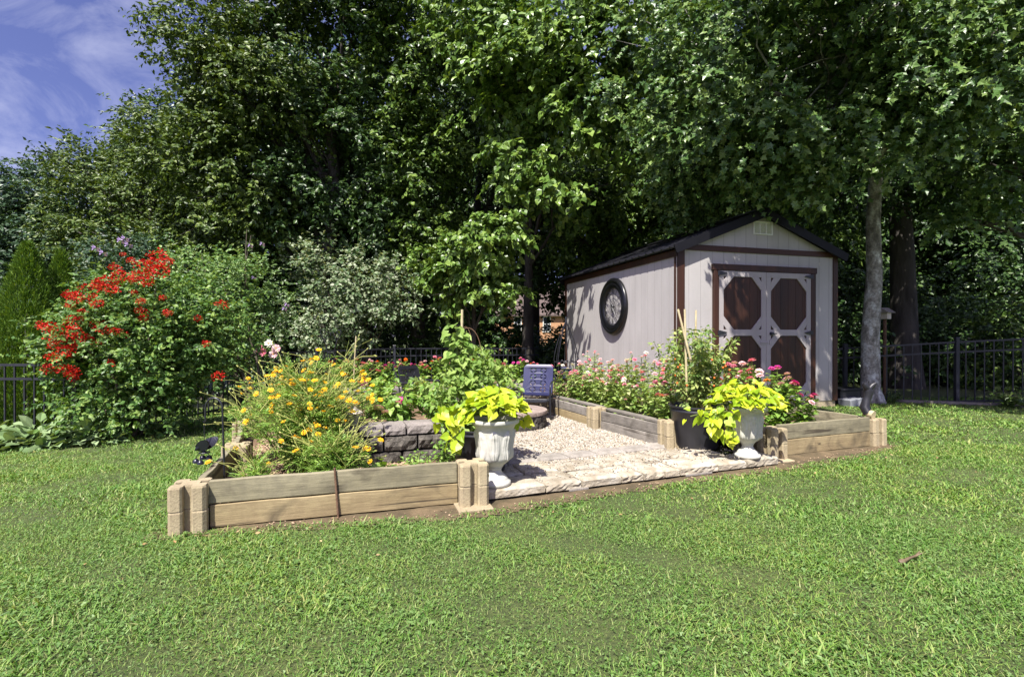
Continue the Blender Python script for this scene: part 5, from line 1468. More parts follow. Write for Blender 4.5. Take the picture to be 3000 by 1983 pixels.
sweet_potato('lime green sweet potato vine spilling from the far urn onto the black pot', UR[0] - .02, UR[1], .508, .32, .19, 170, [([(-.15, -.08, .0), (-.30, -.12, -.02), (-.34, -.12, -.12), (-.31, -.12, -.20)], 18), ([(-.10, -.1, .0), (-.20, -.16, -.06), (-.22, -.16, -.17), (-.20, -.16, -.25)], 14), ([(-.2, -.05, .02), (-.42, -.04, -.04), (-.50, -.04, -.06)], 10)], 2)

# ------------------------------------------------------------------ bamboo, tomato, bean vine
def bamboo(label, a, b, r, mat='bamboo'):
    a, b = Vector(a), Vector(b); d = b - a; n = max(3, int(d.length / .02)); rs, pts = [], []
    for i in range(n + 1):
        u = i / n; pts.append(d * u); k = (u * d.length) % .17
        rs.append(r * (1.18 if k < .018 else 1.0) * (1 - .15 * u))
    o = MB().tube(pts, rs, 9).build('bamboo_stake', MT[mat], None, smooth=True); o.location = a
    return tag(o, label, 'stake', 'bamboo stakes')
pz = .40
bamboo('straight upright bamboo stake in the big black pot', (PR[0] - .08, PR[1] + .02, pz), P(2006, 906, 5.02), .012)
bamboo('bamboo stake in the big black pot leaning across the upright one', (PR[0] + .06, PR[1] - .05, pz), P(1986, 906, 4.98), .012)
bamboo('bamboo stake in the big black pot farthest from the gravel', (PR[0] + .02, PR[1] + .1, pz), P(2039, 909, 5.15), .011)
bamboo('thin pale bamboo stake standing tall in the bean vine', P(1350, 1180, 4.35), P(1354, 907, 4.35), .0125)
bamboo('thick dark old bamboo stake leaning in the bean vine', P(1377, 1200, 4.30), P(1340, 1029, 4.30), .021, 'old_bamboo')
def tomato(label, x, y, z, h, r, stems):
    t = leafy('tomato_plant', label, x, y, z, h, r, 2900, .052, 'lf_tomato', T_OVAL, None, 'vegetable plant', .5, stems)
    fm = MB().lathe([(0, -.011), (.007, -.009), (.011, 0), (.007, .009), (0, .011)], 10).build('tomato', MT['tomato_fruit'], t, smooth=True)
    for i in range(16):
        o = fm if i == 0 else fm.copy()
        if i: link(o, t)
        a = random.uniform(3.3, 6.1); q = r * random.uniform(.4, .85); o.location = (q * math.cos(a), q * math.sin(a), h * random.uniform(.15, .62))
    return t
tomato('bushy staked tomato plant with small orange tomatoes in the big black pot', PR[0] - .02, PR[1], pz, .86, .40, 32)
# bean vine on its stakes
bv = thing('bean_vine', 'tall green bean vine climbing stakes behind the lime vine', 'climbing plant', (PL[0], PL[1], .38))
mb = MB(); F_ = []
ax = [Vector((0, 0, 0)), Vector((-.08, .06, .15)), Vector((-.14, .12, .40)), Vector((-.20, .14, .62)), Vector((-.22, .15, .86))]
mb.tube(ax, [.008, .007, .006, .005, .004], 6)
for off in ((.1, .02), (.16, .05), (-.08, .0)):
    mb.tube([Vector((p.x + off[0] * (1 - i * .18) + .04 * math.sin(i * 2), p.y + off[1], p.z * .95)) for i, p in enumerate(ax)], .004, 5)
hoop = []
mb.build('stem', MT['stem'], bv)
hp = MB(); hp.tube([(-.12 + .11 * math.cos(a * .25) , .16, .62 + .22 * math.sin(a * .25)) for a in range(0, 13)], .0035, 5); hp.tube([(-.14 + .06 * math.cos(a * .25), .16, .60 + .25 * math.sin(a * .25)) for a in range(0, 13)], .003, 5)
hp.build('wire_hoop', MT['rust'], bv)
n = 300
u = RNG.uniform(0, 1, n); pa = np.array([tuple(p) for p in ax]); k = np.minimum((u * 4).astype(int), 3); fr_ = (u * 4 - k)[:, None]
pos = pa[k] * (1 - fr_) + pa[k + 1] * fr_; rr = (.27 - .17 * u)[:, None]
d = rdir(n) * np.array([1, 1, .45]); pos = pos + d * rr * RNG.uniform(.2, 1, (n, 1)) + np.array([.05, 0, 0]) * (1 - u)[:, None]
F_.append((pos, d + np.array([0, -.2, -.6]), RNG.normal(size=(n, 3)) * .35 + np.array([0, -.7, .8]), RNG.uniform(.035, .085, n), T_HEART))
n = 1500
pos = rdir(n) * np.array([.40, .28, .36]) * RNG.uniform(.3, 1, (n, 1)) ** .7 + np.array([-.06, .16, .34]); pos[:, 0] *= 1 - .35 * sm(.3, .7, pos[:, 2])
F_.append((pos, rdir(n) + np.array([0, 0, -.4]), RNG.normal(size=(n, 3)) * .4 + np.array([0, -.4, 1]), RNG.uniform(.035, .065, n), T_OVAL))
leaf_mesh('foliage', F_, MT['lf_vine'], bv)

# ------------------------------------------------------------------ shrubs at the far side of the lawn
def blossom_me(col, n=70, r=.075, s=.03):
    d = rdir(n, .2); pos = d * r * RNG.uniform(.35, 1, (n, 1)) * np.array([1, 1, .95])
    T = (np.array([(0, 0, 0), (.45, .35, .12), (.35, .85, -.06), (-.1, 1, .12), (-.5, .6, -.05), (-.35, .15, .1)], float), np.array([(0, 1, 2, 3), (0, 3, 4, 5)]))
    v, f = leaf_arrays(pos, d + RNG.normal(size=(n, 3)) * .5, rdir(n), s * RNG.uniform(.7, 1.3, n), T)
    o = mesh_np('blossom', v, f, MT[col]); me = o.data; bpy.data.objects.remove(o); return me
CB = Vector((-4.72, 6.35, -.10))
cr = thing('crape_myrtle', 'big crape myrtle bush with scarlet blossom clusters beside the lawn', 'shrub', CB)
mb = MB()
for i in range(9):
    a = i * .7; tip = Vector((.95 * math.cos(a) * random.uniform(.5, 1), .6 * math.sin(a), random.uniform(1.1, 1.9)))
    mb.tube(bent((random.gauss(0, .10), random.gauss(0, .08), 0), tip, .06, 6, .03), [.024, .021, .018, .015, .012, .008, .004], 7)
mb.build('trunk', MT['twig'], cr, smooth=True)
ells = [(.2, 0, 1.15, 1.0, .85, .75), (.2, .1, 1.75, .7, .6, .42), (-.62, -.1, 1.15, .42, .5, .45), (.85, .0, 1.3, .62, .7, .65), (.1, -.1, .55, .95, .8, .5), (-.25, 0, 1.7, .5, .5, .32)]
C, OUT = ell_clumps(ells, 1350, .5, 1.1, 3)
leaf_mesh('foliage', [twig_leaves(C, OUT, .17, 3, 8, .058, T_OVAL, .25, .6)], MT['lf_crape'], cr)
bms = [blossom_me('red', 90, .092, .023) for _ in range(4)]
BL = [(1030, 330, 1.2), (1020, 390, 1.1), (950, 400, 1.2), (1050, 430, 1.2), (1000, 450, 1), (1100, 372, .8), (900, 465, .9), (960, 500, 1.1), (870, 490, .8), (790, 470, 1.1), (700, 500, 1), (660, 540, 1), (720, 550, 1.2), (640, 520, .8), (560, 550, 1), (490, 605, 1.1), (460, 590, .8), (600, 610, .9), (455, 665, .7), (640, 650, .8), (540, 700, .7), (505, 740, .8), (480, 765, 1), (460, 830, 1.2), (640, 790, 1.1), (670, 815, .9), (750, 830, .8), (820, 855, .7), (280, 790, .8), (320, 805, 1), (360, 815, .8), (350, 870, 1.1), (380, 880, .9), (355, 925, .8), (450, 880, .8), (530, 870, 1), (570, 880, .9), (600, 905, 1), (630, 910, .7), (440, 955, 1.1), (420, 990, 1), (480, 930, .8), (350, 1000, .9), (320, 1075, 1), (380, 1070, .8), (440, 1085, 1), (480, 1110, 1), (485, 1150, .6), (930, 695, .8), (925, 632, .6), (880, 580, .6), (940, 745, .7), (1100, 710, .7), (1300, 745, .6), (1460, 657, .9), (1350, 910, .6), (710, 1045, .8), (970, 1110, .6), (1430, 1125, .9), (860, 365, .6), (760, 410, .8), (810, 325, .4), (1065, 610, .5)]
for i, (bx_, by_, s) in enumerate(BL):
    px, py = bx_ / 2.24, 600 + by_ / 2.24
    p = P(px, py, 5.78 + .25 * math.sin(i * 1.9)) - CB
    o = bpy.data.objects.new('blossom', bms[i % 4]); link(o, cr); o.location = p; s *= .86; o.scale = (s * 1.1, s, s * .85); o.rotation_euler = (0, 0, i)

def shrub(label, name, base, ells, n, rc, leaf, lm, T=T_OVAL, ntw=3, nlf=8, hole=.9, droop=.3, bias=.5, stems=7, group=None, upsh=None, cat='shrub', trunk_r=.03):
    t = thing(name, label, cat, base, 0, group); B = np.array(base)
    mb = MB()
    for i in range(stems):
        e = ells[i % len(ells)]
        tip = Vector((e[0] + random.uniform(-.6, .6) * e[3], e[1] + random.uniform(-.5, .5) * e[4], e[2] + random.uniform(-.3, .7) * e[5])) - Vector(base)
        mb.tube(bent((random.gauss(0, .08), random.gauss(0, .08), 0), tip, .05, 5, .03), [trunk_r, trunk_r * .85, trunk_r * .7, trunk_r * .5, trunk_r * .35, trunk_r * .15], 6)
    mb.build('trunk', MT['twig'], t, smooth=True)
    C, OUT = ell_clumps(ells, n, bias, hole, seed=len(label))
    fields = [twig_leaves(C - B, OUT, rc, ntw, nlf, leaf, T, droop, .5)]
    for (x, y, z, hh) in (upsh or []):
        m = int(hh * 60); u = RNG.uniform(0, 1, m)
        pos = np.stack([x + .05 * np.sin(u * 5), np.full(m, y), z + u * hh], -1) - B + RNG.normal(size=(m, 3)) * .02
        fields.append((pos, rdir(m) * np.array([1, 1, .4]), rdir(m, .8), leaf * RNG.uniform(.6, 1.1, m), T))
    leaf_mesh('foliage', fields, MT[lm], t)
    return t
def E(px, py, Y, rx, ry, rz):
    p = P(px, py, Y); return (p.x, p.y, p.z, rx, ry, rz)
shrub('pale variegated dogwood shrub with cream edged leaves behind the fence', 'dogwood_shrub', (-4.0, 13.0, -.3), [E(1000, 850, 12.8, 1.6, 1.3, 1.0), E(900, 790, 12.6, 1.0, 1.0, .8), E(1110, 830, 12.6, 1.0, 1.0, .75), E(960, 940, 12.5, 1.4, 1.2, .8), E(1170, 880, 12.4, .7, .8, .5)], 520, .34, .092, 'lf_varieg', T_OVAL, 4, 9, .9, .2, .4,
      upsh=[(P(980, 700, 12.5).x, 12.5, P(980, 720, 12.5).z, .6), (P(1060, 700, 12.5).x, 12.5, P(1060, 730, 12.5).z, .4), (P(860, 740, 12.5).x, 12.5, P(860, 760, 12.5).z, .4)])
sr = shrub('slender light green rose of Sharon with lilac flowers behind the crape myrtle', 'rose_of_sharon', (-4.95, 9.2, -.2), [E(715, 720, 9.2, .36, .4, .5), E(720, 830, 9.2, .5, .5, .6), E(700, 950, 9.2, .5, .5, .5), E(650, 800, 9.3, .45, .4, .4), E(790, 900, 9.4, .4, .4, .5)], 330, .18, .055, 'lf_sharon', T_OVAL, 3, 8, .9, .1, .5)
lil = blossom_me('lilac', 8, .018, .036)
for (px, py) in ((650, 905), (735, 720), (745, 815), (842, 893), (835, 905), (770, 715)):
    o = bpy.data.objects.new('flower', lil); link(o, sr); o.location = P(px, py, 8.75) - Vector(sr.location)
sr2 = shrub('rose of Sharon with a few lilac flowers behind the arborvitae', 'rose_of_sharon', (-7.2, 9.2, -.3), [E(330, 760, 9.2, .75, .6, .6), E(300, 880, 9.3, .7, .6, .7), E(430, 770, 9.4, .6, .5, .5), E(380, 900, 9.3, .8, .6, .7)], 330, .22, .065, 'lf_blue', T_OVAL, 3, 8, .9, .2, .5)
for (px, py) in ((356, 705), (378, 718), (282, 728), (304, 742), (368, 700)):
    o = bpy.data.objects.new('flower', lil); link(o, sr2); o.location = P(px, py, 8.6) - Vector(sr2.location); o.scale = (1.4,) * 3
shrub('dense green bush between the rose of Sharon and the crape myrtle', 'leafy_bush', (-4.3, 8.6, -.15), [E(600, 830, 8.6, .9, .6, .8), E(690, 1000, 8.5, .8, .5, .6), E(560, 960, 8.4, .8, .6, .8)], 380, .24, .06, 'lf_crape', T_OVAL, 3, 8, .9, .2, .5)
ly = thing('lily_plant', 'pink and white lily by the fence behind the cosmos', 'flower plant', (-3.35, 7.1, 0))
mb = MB(); mb.tube([(0, 0, 0), (.02, 0, .5), (0, 0, 1.0)], [.006, .005, .004], 6); mb.build('stem', MT['stem'], ly)
for i, (dx, dz, c) in enumerate(((0, 1.05, 'white_f'), (.1, .98, 'pale_pink'), (-.08, .93, 'pink'), (.06, .90, 'pale_pink'), (-.13, .98, 'pink'))):
    add_flower(ly, (dx, -.05, dz), (dx * 3, -1, .3), 'cosmos', c, .055)

# arborvitae
def arbor(label, x, y, z0, h, r, n):
    t = thing('arborvitae', label, 'evergreen', (x, y, z0), 0, 'arborvitaes behind the fence')
    MB().tube([(0, 0, 0), (0, 0, h * .6)], [.07, .03], 8).build('trunk', MT['bark'], t)
    u = 1 - RNG.uniform(0, 1, n) ** .75; a = RNG.uniform(0, 6.28, n)
    rad = r * (1 - u ** 1.7) ** .9 * (1 + .16 * np.sin(a * 7 + u * 26) + .10 * np.sin(a * 13 - u * 40)) * RNG.uniform(.72, 1.06, n) + .015
    pos = np.stack([rad * np.cos(a), rad * np.sin(a), u * h], -1)
    D = np.stack([np.cos(a) * .55, np.sin(a) * .55, .9 + RNG.normal(size=n) * .2], -1) + RNG.normal(size=(n, 3)) * .25
    N = np.stack([np.cos(a), np.sin(a), np.full(n, .3)], -1) + RNG.normal(size=(n, 3)) * .8
    leaf_mesh('crown', [(pos, D, N, .062 * RNG.uniform(.6, 1.3, n), T_FERN)], MT['lf_thuja'], t)
arbor('tallest pointed arborvitae behind the black fence', P(82, 0, 7.1).x, 7.1, -.25, 2.70, .50, 30000)
arbor('narrow pointed arborvitae between the tallest one and the crape myrtle', P(180, 0, 7.5).x, 7.5, -.25, 2.64, .42, 24000)
arbor('arborvitae at the edge of the view by the fence', P(8, 0, 7.3).x, 7.3, -.25, 1.9, .48, 16000)

# lamb's ear
def lambs(label, x, y, r, n):
    z = float(gz(x, y)); t = thing('lambs_ear', label, 'plant', (x, y, z), 0, 'woolly plants below the fence')
    a = RNG.uniform(0, 6.28, n); q = r * RNG.uniform(0, 1, n) ** .55
    up = np.clip(1.1 - q / r, .12, 1.1)
    pos = np.stack([q * np.cos(a) * 1.3, q * np.sin(a) * .7, .03 + .22 * up * RNG.uniform(.3, 1.1, n)], -1)
    D = np.stack([np.cos(a), np.sin(a), up * .7 + RNG.normal(size=n) * .25], -1) + RNG.normal(size=(n, 3)) * .25
    N = np.tile([[0, -.3, 1.0]], (n, 1)) + RNG.normal(size=(n, 3)) * .3
    leaf_mesh('foliage', [(pos, D, N, RNG.uniform(.11, .21, n), T_OVAL)], MT['lf_lamb'], t)
lambs("woolly grey green lamb's ear clump at the edge of the view", -6.15, 5.85, .50, 170)
lambs("woolly grey green lamb's ear clump in the middle of its row", -5.45, 5.90, .42, 150)
lambs("smallest woolly lamb's ear clump beside the crape myrtle", -4.95, 5.95, .30, 100)

# ------------------------------------------------------------------ trees
def TP(*a): return [tuple(p) for p in a]
make_tree('broadleaf_tree', 'blue green tree at the edge of the view behind the arborvitaes', (-15.4, 17, -.6), TP((-15.4, 17, -.6), (-15.3, 17, 2), (-15.3, 17, 5)), .22,
          [E(110, 560, 17, 1.6, 1.5, 1.3), E(40, 680, 17, 1.6, 1.5, 1.5), E(220, 610, 17, 1.4, 1.4, 1.4), E(130, 780, 16.6, 2.2, 1.7, 1.6), E(260, 800, 16.4, 1.6, 1.5, 1.6), E(100, 950, 16, 2.2, 1.5, 1.4), E(-90, 700, 17, 1.8, 1.6, 2.2), E(170, 700, 16.6, 1.5, 1.2, 1.2)], 1500, .55, .14, 'lf_blue', T_QUAD, 4, 10, group='trees beyond the garden', hole=1.4, droop=.3)
make_tree('broadleaf_tree', 'yellowish green tree standing between the blue green tree and the tall dark one', (-10.6, 15, -.6), TP((-10.6, 15, -.6), (-10.7, 15, 3), (-10.8, 15, 6)), .22,
          [E(320, 560, 15, 1.5, 1.4, 1.5), E(450, 470, 15, 1.0, 1.3, 1.5), E(480, 600, 14.6, 1.7, 1.4, 1.4), E(400, 760, 14.4, 1.8, 1.4, 1.4), E(560, 740, 14.2, 1.4, 1.3, 1.2), E(500, 900, 14, 1.8, 1.4, 1.3), E(330, 890, 14.4, 1.5, 1.4, 1.2), E(230, 480, 15.5, .9, 1.0, .8), E(270, 680, 15, 1.4, 1.2, 1.2), E(440, 400, 14.6, .7, 1.0, 1.0)], 1150, .50, .12, 'lf_olive', T_QUAD, 4, 10, group='trees beyond the garden', hole=1.0, droop=.35)
make_tree('broadleaf_tree', 'tall olive green tree reaching out against the open sky', (-4.9, 13.6, -.5), TP((-4.9, 13.6, -.5), (-4.95, 13.5, 2.5), (-4.6, 13.4, 5), (-4.9, 13.3, 8)), .24,
          [E(640, 130, 13, 1.5, 1.6, 1.2), E(600, 320, 13, 1.35, 1.5, 1.2), E(550, 480, 13.2, 1.0, 1.3, .9), E(770, 250, 12.6, 1.7, 1.6, 1.8), E(690, 480, 12.8, 1.6, 1.5, 1.4), E(640, 660, 13.2, 1.4, 1.4, 1.2), E(790, -40, 13, 1.6, 1.8, 1.6), E(800, 620, 13.4, 1.3, 1.3, 1.3)], 1150, .52, .12, 'lf_olive', T_OVAL, 4, 10, group='trees beyond the garden', hole=.9, droop=.45)
make_tree('broadleaf_tree', 'dark tree with several leaning trunks behind the dogwood', (-4.0, 14.6, -.5), TP((-4.0, 14.6, -.5), (-4.3, 14.4, 2.5), (-4.8, 14.2, 6), (-4.6, 14.2, 9)), .24,
          [E(930, 150, 12.8, 1.7, 1.6, 1.8), E(980, 400, 13, 1.6, 1.5, 1.5), E(900, 560, 13.4, 1.4, 1.3, 1.2), E(1060, 620, 13.6, 1.5, 1.4, 1.3), E(1040, -40, 13, 1.8, 1.8, 1.5), E(1000, 760, 14.2, 1.7, 1.2, .9)], 950, .52, .125, 'lf_dark', T_OVAL, 4, 10, group='trees beyond the garden', hole=.75, droop=.45)
make_tree('broadleaf_tree', 'deep green tree in the middle of the wood', (-2.7, 15.0, -.5), TP((-2.7, 15.0, -.5), (-2.8, 15, 3), (-3.0, 14.8, 6), (-2.7, 14.6, 9)), .20,
          [E(1200, 200, 13.2, 1.5, 1.5, 1.8), E(1180, 470, 13.4, 1.4, 1.4, 1.5), E(1250, 650, 13.8, 1.3, 1.2, 1.1), E(1290, 0, 13, 1.6, 1.6, 1.6), E(1160, 760, 14.5, 1.4, 1.0, .9), E(1320, 430, 13.8, 1.2, 1.2, 1.4)], 900, .52, .125, 'lf_mid', T_OVAL, 4, 10, group='trees beyond the garden', hole=.75, droop=.5)
make_tree('broadleaf_tree', 'bright green tree with large drooping leaves beside the shed', (0.42, 14.0, -.3), TP((0.42, 14.0, -.3), (0.45, 13.8, 3), (0.4, 13.2, 5), (0.5, 12.5, 8)), .14,
          [E(1590, 90, 10.6, 1.5, 1.4, 1.4), E(1480, 300, 10.8, 1.1, 1.2, 1.0), E(1570, 470, 10.8, 1.1, 1.0, .8), E(1740, 300, 10.6, 1.4, 1.3, 1.2), E(1820, 80, 10.4, 1.4, 1.3, 1.2), E(1420, 90, 11.5, 1.2, 1.2, 1.4), E(1700, 520, 11.5, 1.3, 1.2, .8)], 620, .50, .135, 'lf_bright', T_WIDE, 4, 9, group='trees beyond the garden', hole=.7, droop=.75,
          extra=[twig_leaves(*ell_clumps([(.7, 9.8, 4.0, .5, .5, .3)], 7, .7), .45, 4, 8, .13, T_WIDE, .75)])
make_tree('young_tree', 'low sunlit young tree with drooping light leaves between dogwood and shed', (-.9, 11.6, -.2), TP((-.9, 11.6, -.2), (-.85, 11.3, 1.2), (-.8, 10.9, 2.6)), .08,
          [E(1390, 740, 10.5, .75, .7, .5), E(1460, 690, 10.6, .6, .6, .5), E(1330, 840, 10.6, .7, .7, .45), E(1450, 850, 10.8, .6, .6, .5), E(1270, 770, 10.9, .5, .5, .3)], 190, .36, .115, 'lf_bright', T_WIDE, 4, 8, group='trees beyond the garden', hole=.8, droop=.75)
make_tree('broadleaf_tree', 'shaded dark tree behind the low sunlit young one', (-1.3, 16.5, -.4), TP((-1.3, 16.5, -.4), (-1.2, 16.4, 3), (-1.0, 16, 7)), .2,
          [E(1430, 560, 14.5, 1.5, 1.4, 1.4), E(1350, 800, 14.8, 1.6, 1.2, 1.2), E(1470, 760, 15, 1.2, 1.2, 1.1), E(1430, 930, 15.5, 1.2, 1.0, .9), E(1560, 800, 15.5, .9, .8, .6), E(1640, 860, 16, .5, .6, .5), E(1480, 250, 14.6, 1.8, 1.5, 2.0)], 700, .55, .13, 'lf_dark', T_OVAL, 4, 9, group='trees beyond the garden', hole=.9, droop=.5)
# the maple by the shed
MB0 = (6.22, 8.85, 0.0)
mt = [(6.22, 8.85, -.02), (6.20, 8.85, .25), (6.18, 8.83, 1.2), (6.24, 8.82, 2.2), (6.20, 8.8, 3.1), (6.22, 8.75, 4.2), (6.3, 8.6, 5.5), (6.5, 8.5, 7.5)]
make_tree('maple_tree', 'maple with pale lichen covered trunk beside the shed', MB0, mt, .165,
          [E(2150, 250, 7.6, 1.5, 1.3, 1.2), E(2080, 440, 8.6, 1.2, 1.1, .75), E(2280, 380, 7.6, 1.2, 1.1, .9), E(2250, 500, 8.0, .9, .8, .5), E(2450, 200, 7.2, 1.4, 1.3, 1.0), E(2380, 560, 7.4, .45, .5, .3), E(2620, 330, 7.0, 1.2, 1.1, .8), E(1980, 150, 8.6, 1.5, 1.3, 1.3), E(2300, 30, 7.4, 1.8, 1.5, 1.2), E(2600, 60, 7.0, 1.7, 1.5, 1.2), E(2820, 200, 6.8, 1.2, 1.2, .9), E(2050, 580, 9.4, .9, .8, .45),
           (6.6, 5.0, 6.0, 1.2, .9, .6), (8.0, 5.0, 6.0, 1.7, 1.0, .6)], 1650, .44, .094, 'lf_maple', T_MAPLE, 4, 8, 'lichen_bark', 'trees beyond the garden', hole=.75, droop=.6, limb0=5,
          extra=[twig_leaves(*ell_clumps([(2.9, 5.2, 5.75, 1.0, 1.1, .45), (4.0, 5.4, 5.7, 1.0, 1.1, .45), (3.4, 5.9, 6.0, 1.0, .6, .4), (3.0, 4.7, 5.8, .9, .6, .4)], 84, .8, .25, 2), .36, 4, 8, .115, T_MAPLE, .6, .5)])
make_tree('broadleaf_tree', 'thick dark trunked tree right behind the maple', (8.75, 11.4, -.2), TP((8.75, 11.4, -.2), (8.74, 11.4, 1), (8.68, 11.4, 3), (8.6, 11.4, 4.6), (8.5, 11.3, 6), (8.4, 11.2, 8)), .30,
          [E(2550, 480, 11.2, 1.7, 1.4, 1.2), E(2750, 430, 11, 1.8, 1.4, 1.3), E(2450, 250, 11.5, 2.0, 1.6, 1.6), E(2800, 120, 11, 2.0, 1.6, 1.6), E(2600, -30, 11.5, 2.0, 1.8, 1.5), E(2300, 130, 12, 2.0, 1.8, 1.8), E(2150, 380, 12, 1.7, 1.5, 1.3)], 1600, .55, .12, 'lf_dark', T_OVAL, 4, 9, group='trees beyond the garden', hole=1.2, droop=.5, limb0=4)
make_tree('maple_tree', 'maple leaning in at the edge of the view with bright hanging sprays', (10.8, 9.2, 0), TP((10.8, 9.2, 0), (10.6, 9.0, 2), (10.3, 8.8, 4), (10.4, 8.6, 7)), .20,
          [E(2900, 480, 7.9, .75, .7, .4), E(2980, 560, 8.0, .8, .7, .45), E(2820, 640, 8.4, .4, .4, .22), E(2960, 340, 8.2, 1.1, 1.0, .7), E(3080, 430, 8.2, 1.1, 1.0, .9), E(2950, 120, 8.2, 1.5, 1.3, 1.0), E(3150, 200, 8.4, 1.6, 1.4, 1.4)], 430, .38, .098, 'lf_maple', T_MAPLE, 4, 8, group='trees beyond the garden', hole=.8, droop=.7)
make_tree('broadleaf_tree', 'green tree filling the view just behind the shed roof', (3.0, 15.2, -.4), TP((3.0, 15.2, -.4), (3.0, 15, 3), (2.9, 14.8, 7)), .2,
          [E(1730, 560, 13.6, 1.4, 1.2, 1.0), E(1690, 690, 14.2, 1.1, 1.0, .8), E(1850, 640, 14.4, 1.4, 1.2, 1.0), E(2000, 540, 14.6, 1.4, 1.2, 1.1), E(1620, 560, 14.5, 1.0, 1.0, 1.2), E(2300, 600, 15, 1.5, 1.2, 1.1), E(1900, 420, 13.8, 1.5, 1.3, 1.2)], 800, .52, .125, 'lf_mid', T_OVAL, 4, 9, group='trees beyond the garden', hole=1.0, droop=.5)
# trees that close the view behind
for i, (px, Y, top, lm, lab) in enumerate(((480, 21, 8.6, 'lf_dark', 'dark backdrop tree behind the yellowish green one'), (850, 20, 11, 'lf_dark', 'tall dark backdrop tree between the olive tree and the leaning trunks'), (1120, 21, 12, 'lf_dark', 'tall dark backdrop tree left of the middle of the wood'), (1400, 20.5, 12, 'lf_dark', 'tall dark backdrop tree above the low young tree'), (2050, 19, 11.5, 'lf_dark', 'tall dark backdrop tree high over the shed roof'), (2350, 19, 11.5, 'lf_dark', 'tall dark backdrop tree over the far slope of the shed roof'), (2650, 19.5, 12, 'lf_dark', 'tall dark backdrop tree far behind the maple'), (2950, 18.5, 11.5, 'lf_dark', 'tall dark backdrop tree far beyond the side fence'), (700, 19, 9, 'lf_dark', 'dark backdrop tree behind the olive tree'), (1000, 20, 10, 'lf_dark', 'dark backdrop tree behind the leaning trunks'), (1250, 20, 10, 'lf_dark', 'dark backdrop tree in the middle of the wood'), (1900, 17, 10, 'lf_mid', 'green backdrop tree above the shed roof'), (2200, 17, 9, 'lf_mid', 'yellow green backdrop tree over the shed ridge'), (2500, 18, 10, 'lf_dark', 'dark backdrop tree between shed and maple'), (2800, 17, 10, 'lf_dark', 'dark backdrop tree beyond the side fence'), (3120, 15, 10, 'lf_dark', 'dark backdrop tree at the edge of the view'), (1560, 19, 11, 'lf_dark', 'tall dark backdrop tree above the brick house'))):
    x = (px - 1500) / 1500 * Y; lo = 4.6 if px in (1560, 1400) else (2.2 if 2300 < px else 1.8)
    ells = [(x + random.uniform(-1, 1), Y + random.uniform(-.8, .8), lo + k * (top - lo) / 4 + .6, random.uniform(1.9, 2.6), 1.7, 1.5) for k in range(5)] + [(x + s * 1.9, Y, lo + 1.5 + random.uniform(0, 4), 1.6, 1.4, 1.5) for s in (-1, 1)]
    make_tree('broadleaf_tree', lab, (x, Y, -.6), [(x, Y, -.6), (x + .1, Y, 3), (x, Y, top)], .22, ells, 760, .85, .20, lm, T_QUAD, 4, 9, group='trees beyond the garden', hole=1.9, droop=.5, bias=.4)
# undergrowth beyond the fences
for i, (px, Y, w, h, lm, lab) in enumerate(((620, 12.5, 1.6, 1.6, 'lf_dark', 'dark bush behind the far fence and the crape myrtle'), (820, 15.5, 2.0, 1.7, 'lf_dark', 'dark bush behind the dogwood'), (1180, 15.2, 1.6, 1.0, 'lf_dark', 'dark bush behind the back zinnias'), (1330, 15.2, 1.4, 1.1, 'lf_mid', 'bush behind the fence near the bean vine'), (1480, 16.5, 1.0, .8, 'lf_dark', 'low dark bush behind the fence near the navy chair'), (1690, 14.5, .7, .9, 'lf_dark', 'bush growing against the back of the shed'), (2500, 13.5, 1.4, 1.1, 'lf_dark', 'dark bush between shed and side fence'), (2700, 12.5, 1.5, 1.2, 'lf_dark', 'dark bush beyond the side fence by the thick trunk'), (2900, 11.6, 1.5, 1.3, 'lf_dark', 'dark bush farther along the side fence'), (3080, 11, 1.4, 1.4, 'lf_mid', 'dark bush at the edge of the view beyond the fence'), (2440, 12.0, 1.3, 1.5, 'lf_dark', 'tall dark bush just past the shed corner'), (2600, 14.5, 2.0, 2.3, 'lf_dark', 'big dark bush far behind the maple trunk'), (2800, 14.0, 2.2, 2.4, 'lf_dark', 'big dark bush hiding the shingle roofed house'), (3020, 13.0, 2.0, 2.3, 'lf_dark', 'big dark bush at the edge of the view before the house'), (1600, 17.5, .8, .9, 'lf_dark', 'dark bush below the brick house windows'), (1420, 18, 1.4, 1.6, 'lf_dark', 'dark bush hiding one end of the brick house'), (-40, 11, 2.0, 1.6, 'lf_dark', 'bush at the edge of the view behind the arborvitaes'), (250, 12.5, 2.2, 1.5, 'lf_dark', 'dark bush behind the arborvitaes'))):
    x = (px - 1500) / 1500 * Y
    shrub(lab, 'leafy_bush', (x, Y, -.5), [(x, Y, h * .7, w, 1.0, h), (x - w * .6, Y + .2, h * .5, w * .7, .9, h * .8), (x + w * .6, Y - .1, h * .5, w * .7, .9, h * .8)], 260, .35, .10, lm, T_OVAL, 3, 8, 1.2, .4, .45, 5, 'bushes beyond the fences')
leafy('weed_clump', 'leafy weeds at the foot of the side fence', 8.05, 8.25, 0, .30, .35, 260, .07, 'lf_mid')
leafy('weed_clump', 'small weeds growing beside the maple foot', 6.6, 8.9, 0, .22, .25, 120, .05, 'lf_dark')

